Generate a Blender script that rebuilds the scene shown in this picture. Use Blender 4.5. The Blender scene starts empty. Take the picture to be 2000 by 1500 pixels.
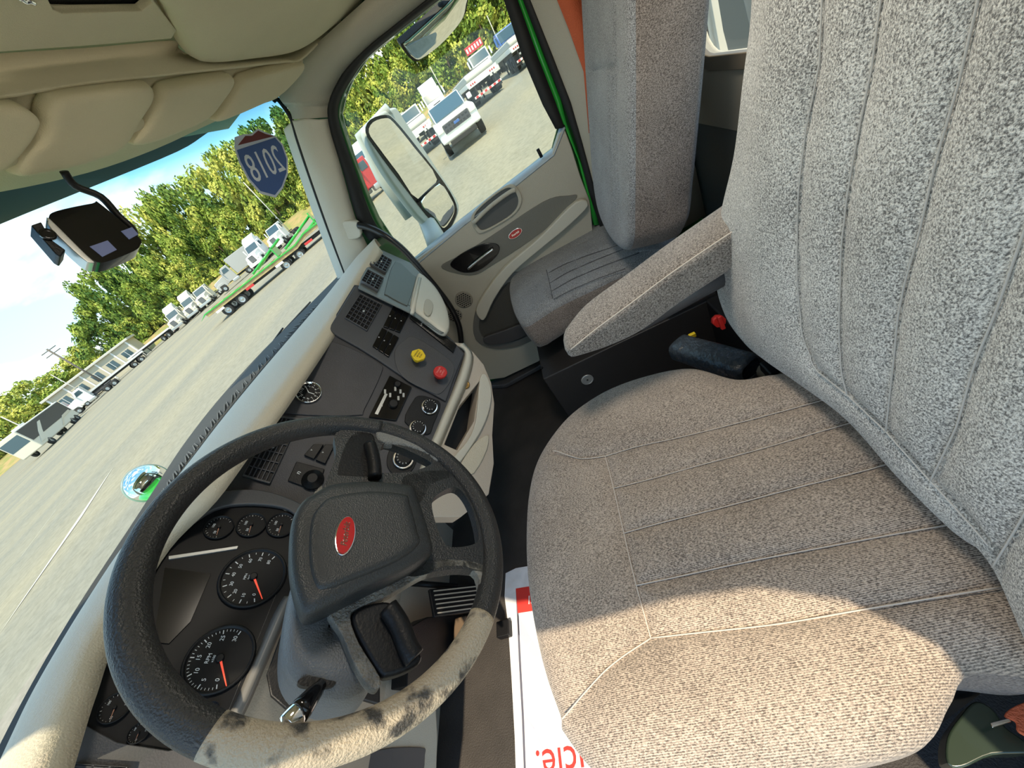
import bpy, bmesh, math, random
from mathutils import Vector as V, Matrix
import numpy as np
random.seed(7)
sc = bpy.context.scene
COL = sc.collection

# ---------------------------------------------------------------- camera, world, sun, exposure
FPX, PPX, PPY = 720., 1000., 750.
CAM = V((-.80, 0, 1.30))
_n = np.array([.609, .793]); _n /= np.linalg.norm(_n)
_dh = 500.; _p = math.atan(_dh / FPX); _t = math.radians(70)
_up = -np.array([_n[0]*math.cos(_p), _n[1]*math.cos(_p), math.sin(_p)])
_hd = np.array([-_n[0]*_dh, -_n[1]*_dh, FPX]); _hd /= np.linalg.norm(_hd)
_r = np.cross(_hd, _up)
_fw = _hd*math.cos(_t) - _r*math.sin(_t)
_rt = _r*math.cos(_t) + _hd*math.sin(_t)
RW = Matrix([list(map(float, _rt)), list(map(float, _fw)), list(map(float, _up))])   # camera (x right, y down, z ahead) -> world
cd = bpy.data.cameras.new('camera'); cam = bpy.data.objects.new('camera', cd); COL.objects.link(cam)
cd.sensor_width = 36; cd.lens = 36*FPX/2000; cd.clip_start = .01; cd.clip_end = 3000
_m = Matrix([[RW[i][0], -RW[i][1], -RW[i][2]] for i in range(3)]).to_4x4(); _m.translation = CAM
cam.matrix_world = _m; sc.camera = cam
sc.view_settings.view_transform = 'Standard'; sc.view_settings.look = 'None'
sc.view_settings.gamma = 1; sc.view_settings.use_curve_mapping = False
EXPOSURE = 1.35
sc.view_settings.exposure = EXPOSURE

TOSUN = V((-.43, -.13, .90)).normalized()
sd = bpy.data.lights.new('sun', 'SUN'); sun = bpy.data.objects.new('sun', sd); COL.objects.link(sun)
sd.energy = 2.35; sd.color = (1, .85, .62); sd.angle = .012
sun.rotation_euler = TOSUN.to_track_quat('Z', 'Y').to_euler(); sun.location = (-5, -3, 12)

FILL_WATTS = 1.9                                 # watts of the fill lamp added to brighten the cab
w = bpy.data.worlds.new('sky'); sc.world = w; w.use_nodes = True
nt = w.node_tree; nt.nodes.clear()
def N(t, **k):
    n = nt.nodes.new(t)
    for a, b in k.items(): setattr(n, a, b)
    return n
tc = N('ShaderNodeTexCoord'); sep = N('ShaderNodeSeparateXYZ'); nt.links.new(tc.outputs['Generated'], sep.inputs[0])
mp = N('ShaderNodeMapping'); mp.inputs['Scale'].default_value = (1, 1, 2.6); nt.links.new(tc.outputs['Generated'], mp.inputs[0])
nz = N('ShaderNodeTexNoise'); nz.inputs['Scale'].default_value = 3.2; nz.inputs['Detail'].default_value = 9; nz.inputs['Roughness'].default_value = .55
nt.links.new(mp.outputs[0], nz.inputs['Vector'])
cr = N('ShaderNodeValToRGB'); cr.color_ramp.elements[0].position = .49; cr.color_ramp.elements[1].position = .66
nt.links.new(nz.outputs['Fac'], cr.inputs[0])
gr = N('ShaderNodeValToRGB'); e = gr.color_ramp.elements
e[0].position = 0; e[0].color = (.60, .78, .86, 1); e[1].position = .75; e[1].color = (.13, .36, .78, 1)
m = e.new(.22); m.color = (.38, .66, .86, 1)
nt.links.new(sep.outputs['Z'], gr.inputs[0])
mx = N('ShaderNodeMix', data_type='RGBA'); nt.links.new(cr.outputs[0], mx.inputs[0]); nt.links.new(gr.outputs[0], mx.inputs[6])
mx.inputs[7].default_value = (.95, .93, .88, 1)
bg = N('ShaderNodeBackground'); bg.inputs[1].default_value = .80
nt.links.new(mx.outputs[2], bg.inputs[0]); wo = N('ShaderNodeOutputWorld'); nt.links.new(bg.outputs[0], wo.inputs[0])

# ---------------------------------------------------------------- picking points on real planes
def ray(px, py): return (RW @ V((px-PPX, py-PPY, FPX))).normalized()
def U(px, py, p0, n):
    d = ray(px, py); p0 = V(p0); n = V(n)
    return CAM + d*((p0-CAM).dot(n)/d.dot(n))
def UX(px, py, x): return U(px, py, (x, 0, 0), (1, 0, 0))
def UY(px, py, y): return U(px, py, (0, y, 0), (0, 1, 0))
def UZ(px, py, z): return U(px, py, (0, 0, z), (0, 0, 1))
class Fr:                                   # a plane frame: origin, u, v, n (n faces the cab)
    def __init__(s, o, u, v):
        s.o = V(o); s.u = V(u).normalized(); s.n = s.u.cross(V(v)).normalized(); s.v = s.n.cross(s.u)
    def P(s, a, b, c=0): return s.o + s.u*a + s.v*b + s.n*c
    def px(s, x, y, h=0):
        q = U(x, y, s.o + s.n*h, s.n) - s.o
        return (q.dot(s.u), q.dot(s.v))
    def pts(s, L, h=0): return [s.px(x, y, h) for x, y in L]
    def mat(s): return Matrix(((s.u.x, s.v.x, s.n.x, s.o.x), (s.u.y, s.v.y, s.n.y, s.o.y), (s.u.z, s.v.z, s.n.z, s.o.z), (0, 0, 0, 1)))
def dashfr(p0, yaw, rec):
    a, r = math.radians(yaw), math.radians(rec)
    u = V((math.cos(a), -math.sin(a), 0)); h = V((-math.sin(a), -math.cos(a), 0))
    n = h*math.cos(r) + V((0, 0, math.sin(r)))
    return Fr(p0, u, n.cross(u))

# ---------------------------------------------------------------- materials
MATS = {}
def mat(name, col, rough=.5, metal=0., var=0., vs=8., bump=0., bs=60., spec=.5, alpha=None, emit=None, coat=0., col2=None, vdetail=5., thr=None):
    if name in MATS: return MATS[name]
    m = bpy.data.materials.new(name); m.use_nodes = True; nt = m.node_tree; b = nt.nodes['Principled BSDF']
    b.inputs['Base Color'].default_value = (*col, 1); b.inputs['Roughness'].default_value = rough; b.inputs['Metallic'].default_value = metal
    b.inputs['Specular IOR Level'].default_value = spec; b.inputs['Coat Weight'].default_value = coat
    t = nt.nodes.new('ShaderNodeTexCoord')
    if var or col2:
        n = nt.nodes.new('ShaderNodeTexNoise'); n.inputs['Scale'].default_value = vs; n.inputs['Detail'].default_value = vdetail
        nt.links.new(t.outputs['Object'], n.inputs['Vector'])
        r = nt.nodes.new('ShaderNodeValToRGB')
        lo, hi = thr or (.35, .65)
        r.color_ramp.elements[0].position = lo; r.color_ramp.elements[1].position = hi
        c2 = col2 or tuple(c*(1-var) for c in col)
        r.color_ramp.elements[0].color = (*c2, 1); r.color_ramp.elements[1].color = (*(col if col2 else tuple(min(1, c*(1+var)) for c in col)), 1)
        nt.links.new(n.outputs['Fac'], r.inputs[0]); nt.links.new(r.outputs[0], b.inputs['Base Color'])
    if bump:
        n2 = nt.nodes.new('ShaderNodeTexNoise'); n2.inputs['Scale'].default_value = bs; n2.inputs['Detail'].default_value = 3
        nt.links.new(t.outputs['Object'], n2.inputs['Vector'])
        bp = nt.nodes.new('ShaderNodeBump'); bp.inputs['Strength'].default_value = bump; bp.inputs['Distance'].default_value = .01
        nt.links.new(n2.outputs['Fac'], bp.inputs['Height']); nt.links.new(bp.outputs[0], b.inputs['Normal'])
    if emit: b.inputs['Emission Color'].default_value = (*emit[:3], 1); b.inputs['Emission Strength'].default_value = emit[3]
    MATS[name] = m; return m
def glassmat(name, tint, refl=.12, band=None):
    m = bpy.data.materials.new(name); m.use_nodes = True; nt = m.node_tree; nt.nodes.clear()
    o = nt.nodes.new('ShaderNodeOutputMaterial'); mx = nt.nodes.new('ShaderNodeMixShader')
    tr = nt.nodes.new('ShaderNodeBsdfTransparent'); gl = nt.nodes.new('ShaderNodeBsdfGlossy'); gl.inputs['Roughness'].default_value = .02
    lw = nt.nodes.new('ShaderNodeLayerWeight'); lw.inputs[0].default_value = .5
    pw_ = nt.nodes.new('ShaderNodeMath'); pw_.operation = 'POWER'; pw_.inputs[1].default_value = 4.5; nt.links.new(lw.outputs['Facing'], pw_.inputs[0])
    fr = nt.nodes.new('ShaderNodeMath'); fr.operation = 'MULTIPLY_ADD'; fr.inputs[1].default_value = .5; fr.inputs[2].default_value = refl*.2; nt.links.new(pw_.outputs[0], fr.inputs[0])
    tr.inputs[0].default_value = (*tint, 1)
    nt.links.new(fr.outputs[0], mx.inputs[0]); nt.links.new(tr.outputs[0], mx.inputs[1]); nt.links.new(gl.outputs[0], mx.inputs[2]); nt.links.new(mx.outputs[0], o.inputs[0])
    if band:                                 # factory shade band along the top of the screen, by height on the glass
        t = nt.nodes.new('ShaderNodeTexCoord'); s = nt.nodes.new('ShaderNodeSeparateXYZ'); nt.links.new(t.outputs['UV'], s.inputs[0])
        r = nt.nodes.new('ShaderNodeValToRGB'); e = r.color_ramp.elements
        e[0].position = band[0]; e[0].color = (*tint, 1); e[1].position = band[1]; e[1].color = (.10, .30, .38, 1)
        k = e.new((band[0]*.7+band[1]*.3)); k.color = (.42, .68, .80, 1)
        nt.links.new(s.outputs['Y'], r.inputs[0]); nt.links.new(r.outputs[0], tr.inputs[0])
    MATS[name] = m; return m
def fabric(name, c_lo, c_hi, scale=420., ribs=None):
    m = bpy.data.materials.new(name); m.use_nodes = True; nt = m.node_tree; b = nt.nodes['Principled BSDF']
    b.inputs['Roughness'].default_value = .95; b.inputs['Specular IOR Level'].default_value = .15; b.inputs['Sheen Weight'].default_value = .25
    L = nt.links
    t = nt.nodes.new('ShaderNodeTexCoord')
    n = nt.nodes.new('ShaderNodeTexNoise'); n.inputs['Scale'].default_value = scale; n.inputs['Detail'].default_value = 2; n.inputs['Roughness'].default_value = .7
    mp = nt.nodes.new('ShaderNodeMapping'); mp.inputs['Scale'].default_value = (1, .55, .8); L.new(t.outputs['Object'], mp.inputs[0]); L.new(mp.outputs[0], n.inputs['Vector'])
    w = nt.nodes.new('ShaderNodeTexWave'); w.wave_type = 'BANDS'; w.bands_direction = 'X'; w.inputs['Scale'].default_value = ribs or 110.; w.inputs['Distortion'].default_value = 1.6; w.inputs['Detail'].default_value = 2; w.inputs['Detail Scale'].default_value = 3
    L.new(t.outputs['Object'], w.inputs['Vector'])
    mx = nt.nodes.new('ShaderNodeMath'); mx.operation = 'MULTIPLY_ADD'; mx.inputs[1].default_value = .20 if ribs else 0.; L.new(w.outputs['Fac'], mx.inputs[0]); L.new(n.outputs['Fac'], mx.inputs[2])
    n3 = nt.nodes.new('ShaderNodeTexNoise'); n3.inputs['Scale'].default_value = 9; n3.inputs['Detail'].default_value = 4; L.new(t.outputs['Object'], n3.inputs['Vector'])
    m2 = nt.nodes.new('ShaderNodeMath'); m2.operation = 'MULTIPLY_ADD'; m2.inputs[1].default_value = .16; L.new(n3.outputs['Fac'], m2.inputs[0]); L.new(mx.outputs[0], m2.inputs[2])
    r = nt.nodes.new('ShaderNodeValToRGB'); e = r.color_ramp.elements; e[0].position = .50 if ribs else .44; e[0].color = (*c_lo, 1); e[1].position = .84 if ribs else .72; e[1].color = (*c_hi, 1)
    L.new(m2.outputs[0], r.inputs[0]); L.new(r.outputs[0], b.inputs['Base Color'])
    bp = nt.nodes.new('ShaderNodeBump'); bp.inputs['Strength'].default_value = .5; bp.inputs['Distance'].default_value = .003; L.new(mx.outputs[0], bp.inputs['Height']); L.new(bp.outputs[0], b.inputs['Normal'])
    MATS[name] = m; return m
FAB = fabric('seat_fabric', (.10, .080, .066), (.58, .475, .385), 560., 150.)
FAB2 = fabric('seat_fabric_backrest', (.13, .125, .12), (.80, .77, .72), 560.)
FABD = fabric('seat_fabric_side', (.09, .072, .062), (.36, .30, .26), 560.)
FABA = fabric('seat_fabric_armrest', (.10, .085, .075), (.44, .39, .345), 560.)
FABP = fabric('seat_fabric_passenger', (.085, .085, .088), (.42, .42, .42), 600.)
THREAD = mat('thread', (.60, .53, .46), .9)
THREADB = mat('thread_grey', (.52, .50, .47), .9)
BLACK = mat('black_plastic', (.007, .007, .008), .45, bump=.1, bs=300, spec=.3)
GLOSS = mat('gloss_black', (.004, .004, .005), .14, spec=.4, coat=.25)
DARK = mat('charcoal_dash', (.045, .044, .051), .45, bump=.15, bs=500, var=.12, vs=14)
DARK2 = mat('charcoal_trim', (.075, .073, .076), .42, bump=.1, bs=400)
TANP = mat('tan_vinyl', (.66, .585, .45), .55, bump=.25, bs=350)
GRYP = mat('grey_tan_panel', (.50, .46, .37), .6, bump=.2, bs=400)
GRYL = mat('light_grey_panel', (.64, .60, .50), .5, bump=.15, bs=400)
HEAD = mat('headliner', (.68, .61, .42), .75, bump=.25, bs=500, var=.06, vs=3)
GRYB = mat('blue_grey_plastic', (.13, .15, .155), .4, bump=.1, bs=400)
SILV = mat('satin_silver', (.55, .56, .55), .3, .6)
CHROME = mat('chrome', (.85, .85, .86), .07, 1.)
RUB = mat('rubber', (.012, .012, .012), .7)
GREEN = mat('green_paint', (.03, .42, .05), .25, coat=.6)
FLOORM = mat('black_floor_vinyl', (.040, .034, .030), .65, bump=.3, bs=250, var=.25, vs=6)
WHITE = mat('white_print', (.85, .85, .83), .5)
REDN = mat('needle_red', (.9, .07, .03), .4, emit=(.9, .07, .03, .25))
REDB = mat('badge_red', (.50, .008, .012), .25, coat=.6)
YEL = mat('knob_yellow', (.88, .60, .02), .4)
REDK = mat('knob_red', (.60, .025, .02), .4)
MIR = mat('mirror_glass', (.9, .9, .88), .02, 1.)

# ---------------------------------------------------------------- object helpers
def tag(o, label=None, cat=None, group=None, kind=None):
    if label: o['label'] = label
    if cat: o['category'] = cat
    if group: o['group'] = group
    if kind: o['kind'] = kind
    return o
def worg(o):
    p = V(o.location)
    while o.parent: o = o.parent; p = p + V(o.location)
    return p
def empty(name, loc, label=None, cat=None, group=None, kind=None):
    o = bpy.data.objects.new(name, None); COL.objects.link(o); o.location = loc; o.empty_display_size = .05
    return tag(o, label, cat, group, kind)
def mk(name, verts, faces, m, parent=None, smooth=False, bevel=0., bseg=2, local=False, solid=0., sub=0, uvs=None):
    verts = [V(v) for v in verts]
    if local: c = V((0, 0, 0))
    else:
        lo = V([min(v[i] for v in verts) for i in range(3)]); hi = V([max(v[i] for v in verts) for i in range(3)]); c = (lo+hi)/2
    me = bpy.data.meshes.new(name); me.from_pydata([v-c for v in verts], [], faces); me.validate()
    if uvs:
        ul = me.uv_layers.new()
        for li, l in enumerate(me.loops): ul.data[li].uv = uvs[l.vertex_index]
    bm = bmesh.new(); bm.from_mesh(me); bmesh.ops.recalc_face_normals(bm, faces=bm.faces)
    for f in bm.faces: f.smooth = smooth
    bm.to_mesh(me); bm.free()
    if isinstance(m, (list, tuple)):
        for q in m: me.materials.append(q)
    else: me.materials.append(m)
    o = bpy.data.objects.new(name, me); COL.objects.link(o)
    if parent: o.parent = parent; o.location = c if local else c - worg(parent)
    else: o.location = c
    if solid:
        s = o.modifiers.new('s', 'SOLIDIFY'); s.thickness = solid; s.offset = 0
    if bevel:
        b = o.modifiers.new('b', 'BEVEL'); b.width = bevel; b.segments = bseg; b.limit_method = 'ANGLE'; b.angle_limit = math.radians(40)
        if not smooth:
            for p in me.polygons: p.use_smooth = True
            o.modifiers.new('w', 'WEIGHTED_NORMAL')
    if sub:
        s = o.modifiers.new('u', 'SUBSURF'); s.levels = sub; s.render_levels = sub
    return o
def smoothloop(P, k=6, closed=True):
    out = []; n = len(P); P = [np.array(p, float) for p in P]
    rng = range(n) if closed else range(n-1)
    for i in rng:
        if closed: a, b, c, d = P[i-1], P[i], P[(i+1) % n], P[(i+2) % n]
        else: a, b, c, d = P[max(i-1, 0)], P[i], P[i+1], P[min(i+2, n-1)]
        for j in range(k):
            t = j/k
            out.append(tuple(.5*((2*b)+(-a+c)*t+(2*a-5*b+4*c-d)*t*t+(-a+3*b-3*c+d)*t**3)))
    if not closed: out.append(tuple(P[-1]))
    return out
def rr(cx, cy, w, h, r, k=5, rot=0):
    out = []
    r = min(r, w/2*.999, h/2*.999)
    for sx, sy, a0 in ((1, 1, 0), (-1, 1, 90), (-1, -1, 180), (1, -1, 270)):
        for i in range(k+1):
            a = math.radians(a0+90*i/k); x = sx*(w/2-r)+r*math.cos(a); y = sy*(h/2-r)+r*math.sin(a)
            out.append((cx+x*math.cos(rot)-y*math.sin(rot), cy+x*math.sin(rot)+y*math.cos(rot)))
    return out
def circ(cx, cy, r, k=28, ry=None): return [(cx+r*math.cos(2*math.pi*i/k), cy+(ry or r)*math.sin(2*math.pi*i/k)) for i in range(k)]
def plate(name, fr, outer, m, parent=None, h0=0., h1=.01, holes=(), bevel=.0, **kw):
    """flat plate in frame fr between heights h0 (back) and h1 (front), with holes"""
    bm = bmesh.new(); es = []
    for lp in [outer]+list(holes):
        vs = [bm.verts.new(fr.P(a, b, h0)) for a, b in lp]
        es += [bm.edges.new((vs[i], vs[(i+1) % len(vs)])) for i in range(len(vs))]
    if holes:
        bmesh.ops.triangle_fill(bm, edges=es, use_beauty=True)
        bmesh.ops.dissolve_limit(bm, angle_limit=.01, verts=bm.verts, edges=bm.edges) if False else None
    else: bm.faces.new(bm.verts[:])
    r = bmesh.ops.extrude_face_region(bm, geom=bm.faces[:])
    bmesh.ops.translate(bm, verts=[v for v in r['geom'] if isinstance(v, bmesh.types.BMVert)], vec=fr.n*(h1-h0))
    bm.verts.index_update()
    vs = [v.co.copy() for v in bm.verts]; fs = [[v.index for v in f.verts] for f in bm.faces]; bm.free()
    return mk(name, vs, fs, m, parent, bevel=bevel, **kw)
def loft(name, curves, m, parent=None, solid=.004, smooth=True, closed=False, **kw):
    n = len(curves[0]); vs = [p for c in curves for p in c]; fs = []
    for i in range(len(curves)-1):
        for j in range(n if closed else n-1):
            fs.append((i*n+j, i*n+(j+1) % n, (i+1)*n+(j+1) % n, (i+1)*n+j))
    return mk(name, vs, fs, m, parent, smooth=smooth, solid=solid, **kw)
def tube(name, path, r, m, parent=None, k=12, closed=False, local=False, prof=None):
    path = [V(p) for p in path]; n = len(path); vs = []; fs = []
    rs = r if isinstance(r, (list, tuple)) else [r]*n
    up = V((0, 0, 1)); 
    t0 = (path[1]-path[0]).normalized()
    if abs(t0.dot(up)) > .9: up = V((1, 0, 0))
    a = t0.cross(up).normalized()
    for i, p in enumerate(path):
        t = ((path[(i+1) % n]-path[i-1]) if closed else (path[min(i+1, n-1)]-path[max(i-1, 0)])).normalized()
        a = (a - t*a.dot(t)).normalized(); b = t.cross(a)
        for j in range(k):
            th = 2*math.pi*j/k; vs.append(p+(a*math.cos(th)+b*math.sin(th))*rs[i])
    for i in range(n if closed else n-1):
        for j in range(k): fs.append((i*k+j, i*k+(j+1) % k, ((i+1) % n)*k+(j+1) % k, ((i+1) % n)*k+j))
    if not closed: fs += [tuple(range(k))[::-1], tuple(range((n-1)*k, n*k))]
    return mk(name, vs, fs, m, parent, smooth=True, local=local)
def box(name, c, s, m, parent=None, bevel=.0, rz=0., local=False, fr=None):
    vs = []
    for x in (-.5, .5):
        for y in (-.5, .5):
            for z in (-.5, .5):
                q = V((x*s[0], y*s[1], z*s[2]))
                if rz: q = Matrix.Rotation(rz, 3, 'Z') @ q
                q = V(c)+q
                vs.append(fr.P(*q) if fr else q)
    return mk(name, vs, [(0, 1, 3, 2), (4, 6, 7, 5), (0, 4, 5, 1), (2, 3, 7, 6), (0, 2, 6, 4), (1, 5, 7, 3)], m, parent, bevel=bevel, local=local)
def lathe(name, fr, a, b, prof, m, parent=None, k=28, **kw):
    """prof: list of (radius, height) in frame fr around (a, b)"""
    vs = []; fs = []; n = len(prof)
    for r, h in prof:
        for j in range(k):
            th = 2*math.pi*j/k; vs.append(fr.P(a+r*math.cos(th), b+r*math.sin(th), h))
    for i in range(n-1):
        for j in range(k): fs.append((i*k+j, i*k+(j+1) % k, (i+1)*k+(j+1) % k, (i+1)*k+j))
    fs += [tuple(range(k))[::-1], tuple(range((n-1)*k, n*k))]
    o = mk(name, vs, fs, m, parent, smooth=True, **kw)
    for p in o.data.polygons:
        if len(p.vertices) > 4: p.use_smooth = False
    return o
def text(name, s, fr, a, b, size, m, parent=None, h=.001, rot=0., mirror=False, shear=0., ext=.0004, sx=1., align='CENTER'):
    if not s.strip(): return None
    cu = bpy.data.curves.new(name, 'FONT'); cu.body = s; cu.size = size; cu.align_x = align; cu.align_y = 'CENTER'; cu.extrude = ext; cu.shear = shear; cu.resolution_u = 3
    t = bpy.data.objects.new('tmp', cu); COL.objects.link(t)
    dg = bpy.context.evaluated_depsgraph_get(); me = bpy.data.meshes.new_from_object(t.evaluated_get(dg))
    bpy.data.objects.remove(t)
    vs = []
    for v in me.vertices:
        x, y = v.co.x*(-1 if mirror else 1)*sx, v.co.y
        vs.append(fr.P(a+x*math.cos(rot)-y*math.sin(rot), b+x*math.sin(rot)+y*math.cos(rot), h+v.co.z))
    fs = [list(p.vertices) for p in me.polygons]; bpy.data.meshes.remove(me)
    return mk(name, vs, fs, m, parent)
def segdist(p, a, b):
    ap = p-a; ab = b-a; t = max(0, min(1, ap.dot(ab)/max(ab.dot(ab), 1e-9))); return (ap-ab*t).length
def pillow(name, fr, outline, T, D, m, parent=None, pw=6., seams=(), depth=.01, sw=.012, disp=None, N=200, Rr=56, smoothk=10, side=None):
    """upholstered cushion: closed outline in the frame, crowned top of height T, sides falling D"""
    L = smoothloop(outline, smoothk) if smoothk else outline
    L = [V((x, y)) for x, y in L]
    # resample evenly
    per = [0]
    for i in range(len(L)): per.append(per[-1]+(L[(i+1) % len(L)]-L[i]).length)
    Q = []
    j = 0
    for i in range(N):
        s = per[-1]*i/N
        while per[j+1] < s: j += 1
        t = (s-per[j])/(per[j+1]-per[j]); Q.append(L[j].lerp(L[(j+1) % len(L)], t))
    c = sum(Q, V((0, 0)))/N
    S = [[V(p) for p in s] for s in seams]
    vs = []; 
    def hgt(q, r):
        h = T*(max(0, 1-r**pw))**(1/2.2)
        d = 9.
        for s in S:
            for i in range(len(s)-1): d = min(d, segdist(q, s[i], s[i+1]))
        fade = min(1, (1-r)*8)
        h -= depth*math.exp(-d/sw)*fade
        if disp: h += disp(q.x, q.y)*min(1, (1-r)*3)
        return h
    vs.append(fr.P(c.x, c.y, hgt(c, 0)))
    for i in range(1, Rr+1):
        r = 1-(1-i/Rr)**1.25
        for q in Q:
            p = c.lerp(q, r); vs.append(fr.P(p.x, p.y, hgt(p, r)))
    sides = [(1.004, -.25), (1.0, -.6), (.985, -.9), (.93, -1.0), (.5, -1.0)]
    for sc_, hh in sides:
        for q in Q:
            p = c.lerp(q, sc_); vs.append(fr.P(p.x, p.y, hh*D))
    rings = Rr+len(sides); fs = [(0, 1+j, 1+(j+1) % N) for j in range(N)]
    for i in range(rings-1):
        for j in range(N): fs.append((1+i*N+j, 1+(i+1)*N+j, 1+(i+1)*N+(j+1) % N, 1+i*N+(j+1) % N))
    fs.append([1+(rings-1)*N+j for j in range(N)])
    o = mk(name, vs, fs, [m, side] if side else m, parent, smooth=True)
    if side:
        nb = N+N*(Rr-1)
        for i, p in enumerate(o.data.polygons):
            if i >= nb: p.material_index = 1
    return o, hgt, c
print('helpers ok')

# ---------------------------------------------------------------- cab shell
box('floor', (0, .34, -.02), (2.04, 2.06, .04), FLOORM)['kind'] = 'structure'
FB = Fr((0, -.62, 0), (-1, 0, 0), (0, 0, 1))
wb = plate('wall_back', FB, [(-1.02, .802), (1.02, .802), (1.02, 1.82), (-1.02, 1.82)], GRYP, None, -.03, 0, holes=[rr(0, 1.255, 1.46, .50, .09)]); wb['kind'] = 'structure'
plate('lower_panel', FB, [(-1.02, 0), (1.02, 0), (1.02, .80), (-1.02, .80)], GRYB, wb, -.03, -.004, bevel=.002)
plate('window_surround', FB, rr(0, 1.255, 1.52, .56, .11), mat('surround_brown', (.24, .20, .15), .5), wb, -.005, .012, holes=[rr(0, 1.255, 1.44, .48, .08)], bevel=.003)
CLEAR = glassmat('clear_glass', (.95, .97, .96))
wr = plate('window_1', FB, rr(0, 1.255, 1.48, .52, .09), CLEAR, None, -.026, -.022); wr['kind'] = 'structure'
FL = Fr((-1.0, 0, 0), (0, 1, 0), (0, 0, 1))
op = [(-.27, .10), (.86, .10), (.88, 1.02), (.86, 1.40), (.82, 1.70), (.70, 1.79), (.58, 1.74), (.46, 1.62), (.38, 1.60), (-.06, 1.60), (-.16, 1.575), (-.235, 1.50), (-.27, 1.38)]  # opening outline shaped, out of view, to throw the sun patches inside
wl = plate('wall_left', FL, [(-.64, 0), (1.32, 0), (1.32, 1.02), (.92, 1.84), (-.64, 1.84)], GRYP, None, -.04, 0, holes=[op]); wl['kind'] = 'structure'
ce = plate('ceiling', Fr((0, 0, 1.845), (1, 0, 0), (0, 1, 0)), [(-1.06, -.66), (1.06, -.66), (1.06, .97), (-.945, .97), (-.945, .62), (-1.06, .50)], HEAD, None, -.015, .015); ce['kind'] = 'structure'  # front left edge cut back so the sun reaches the dash rim

dm = empty('fill_lamp', (-.15, -.12, 1.82), 'round fill lamp added in the ceiling to brighten the cab', 'lamp')  # invented fixture, out of view, carrying the added fill light
CF = Fr((-.15, -.12, 1.828), (1, 0, 0), (0, -1, 0))
lathe('housing', CF, 0, 0, [(.13, 0), (.13, .012), (.115, .016)], GRYL, dm, k=32)
lathe('lens', CF, 0, 0, [(.112, .012), (.112, .020), (.09, .024)], mat('fill_lens_lit', (.9, .88, .8), .4, emit=(1, .90, .74, 3.)), dm, k=32)  # lens of the added fill lamp
ld = bpy.data.lights.new('fill_light', 'AREA'); ld.shape = 'DISK'; ld.size = .26; ld.energy = FILL_WATTS; ld.color = (1, .90, .76)
lo_ = bpy.data.objects.new('fill_light', ld); COL.objects.link(lo_); lo_.location = (-.15, -.12, 1.795)

# ---------------------------------------------------------------- passenger door
DG = Fr((1.03, 0, 0), (0, -1, 0), (0, 0, 1)); DI = Fr((.97, 0, 0), (0, -1, 0), (0, 0, 1))
door = empty('door_1', (.99, .3, 0), kind='structure')
gl = [(1090, 245), (1078, 290), (1000, 352), (900, 430), (808, 508), (770, 470), (740, 425), (715, 370), (690, 300), (672, 240), (668, 222), (676, 188), (690, 155), (720, 112), (790, 55), (860, 0)]
glp = DG.pts(gl) + [(.02, 1.60), (.10, 1.60), (.16, 1.57), (.185, 1.50)] + DG.pts([(1000, 10)])
plate('window_glass', DG, glp, glassmat('door_glass', (.96, .985, .93)), door, -.003, .001)
def yz(P): return [(-y, z) for y, z in P]
DO = Fr((1.045, 0, 0), (0, -1, 0), (0, 0, 1))
outer = [(.30, 0), (-1.12, 0), (-1.12, .85), (-.98, 1.18), (-.62, 1.68), (.30, 1.76)]
outer2 = [(.66, 0), (-1.12, 0), (-1.12, .85), (-.98, 1.18), (-.62, 1.68), (-.3, 1.82), (.66, 1.82)]
plate('window_frame', DO, outer2, mat('dark_green_paint', (.01, .10, .015), .3, coat=.5), door, 0, .012, holes=[[(a*1.0, b) for a, b in glp]])
# door skin below the sill
face = [(1103, 252), (1117, 290), (1134, 345), (1152, 392), (1160, 470), (1120, 640), (1052, 706), (985, 738), (955, 742), (920, 725), (885, 700), (850, 645), (818, 590), (800, 535), (806, 514), (905, 440), (1000, 366), (1078, 305), (1092, 262)]
plate('door_panel', DI, DI.pts(face), GRYP, door, -.05, 0, bevel=.004)
sill_o = [DG.P(*q) for q in DG.pts([(1098, 236), (1080, 290), (1000, 351), (900, 429), (800, 512)])]
sill_i = [DI.P(*q, .002) for q in DI.pts([(1103, 250), (1082, 303), (1004, 366), (905, 441), (808, 522)])]
mid = [(a+b)/2+V((0, 0, .004)) for a, b in zip(sill_o, sill_i)]
loft('sill', [sill_o, mid, sill_i], mat('sill_grey', (.42, .48, .52), .35), door, .006)
D1 = DI
ring = smoothloop(D1.pts([(920, 424), (942, 396), (990, 361), (1010, 366), (1019, 392), (1002, 420), (948, 452), (930, 450)]), 5)
c_ = np.mean(ring, axis=0); inn = [tuple(c_+(np.array(p)-c_)*.86) for p in ring]
plate('pull_surround', D1, ring, GRYP, door, 0, .010, holes=[inn], bevel=.003)
plate('pull_cup', D1, inn, mat('cup_grey', (.10, .10, .095), .45), door, -.004, .002)
tube('pull_bar', smoothloop([D1.P(*D1.px(x, y), .03) for x, y in [(925, 432), (955, 402), (992, 374), (1006, 368)]], 4, False), .009, GRYP, door)
plate('insert_panel', D1, smoothloop(D1.pts([(862, 519), (900, 497), (960, 460), (1060, 394), (1108, 382), (1124, 388), (1052, 457), (962, 517), (926, 536), (888, 532)]), 5), mat('door_insert', (.19, .18, .15), .5, bump=.2, bs=300), door, 0, .006, bevel=.002)
led = D1.pts([(1122, 391), (1146, 399), (1100, 445), (1055, 482), (1000, 530), (965, 580), (945, 620), (930, 600), (955, 555), (990, 513), (1052, 460)])
plate('armrest', D1, smoothloop(led, 4), GRYL, door, 0, .035, bevel=.010)
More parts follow.
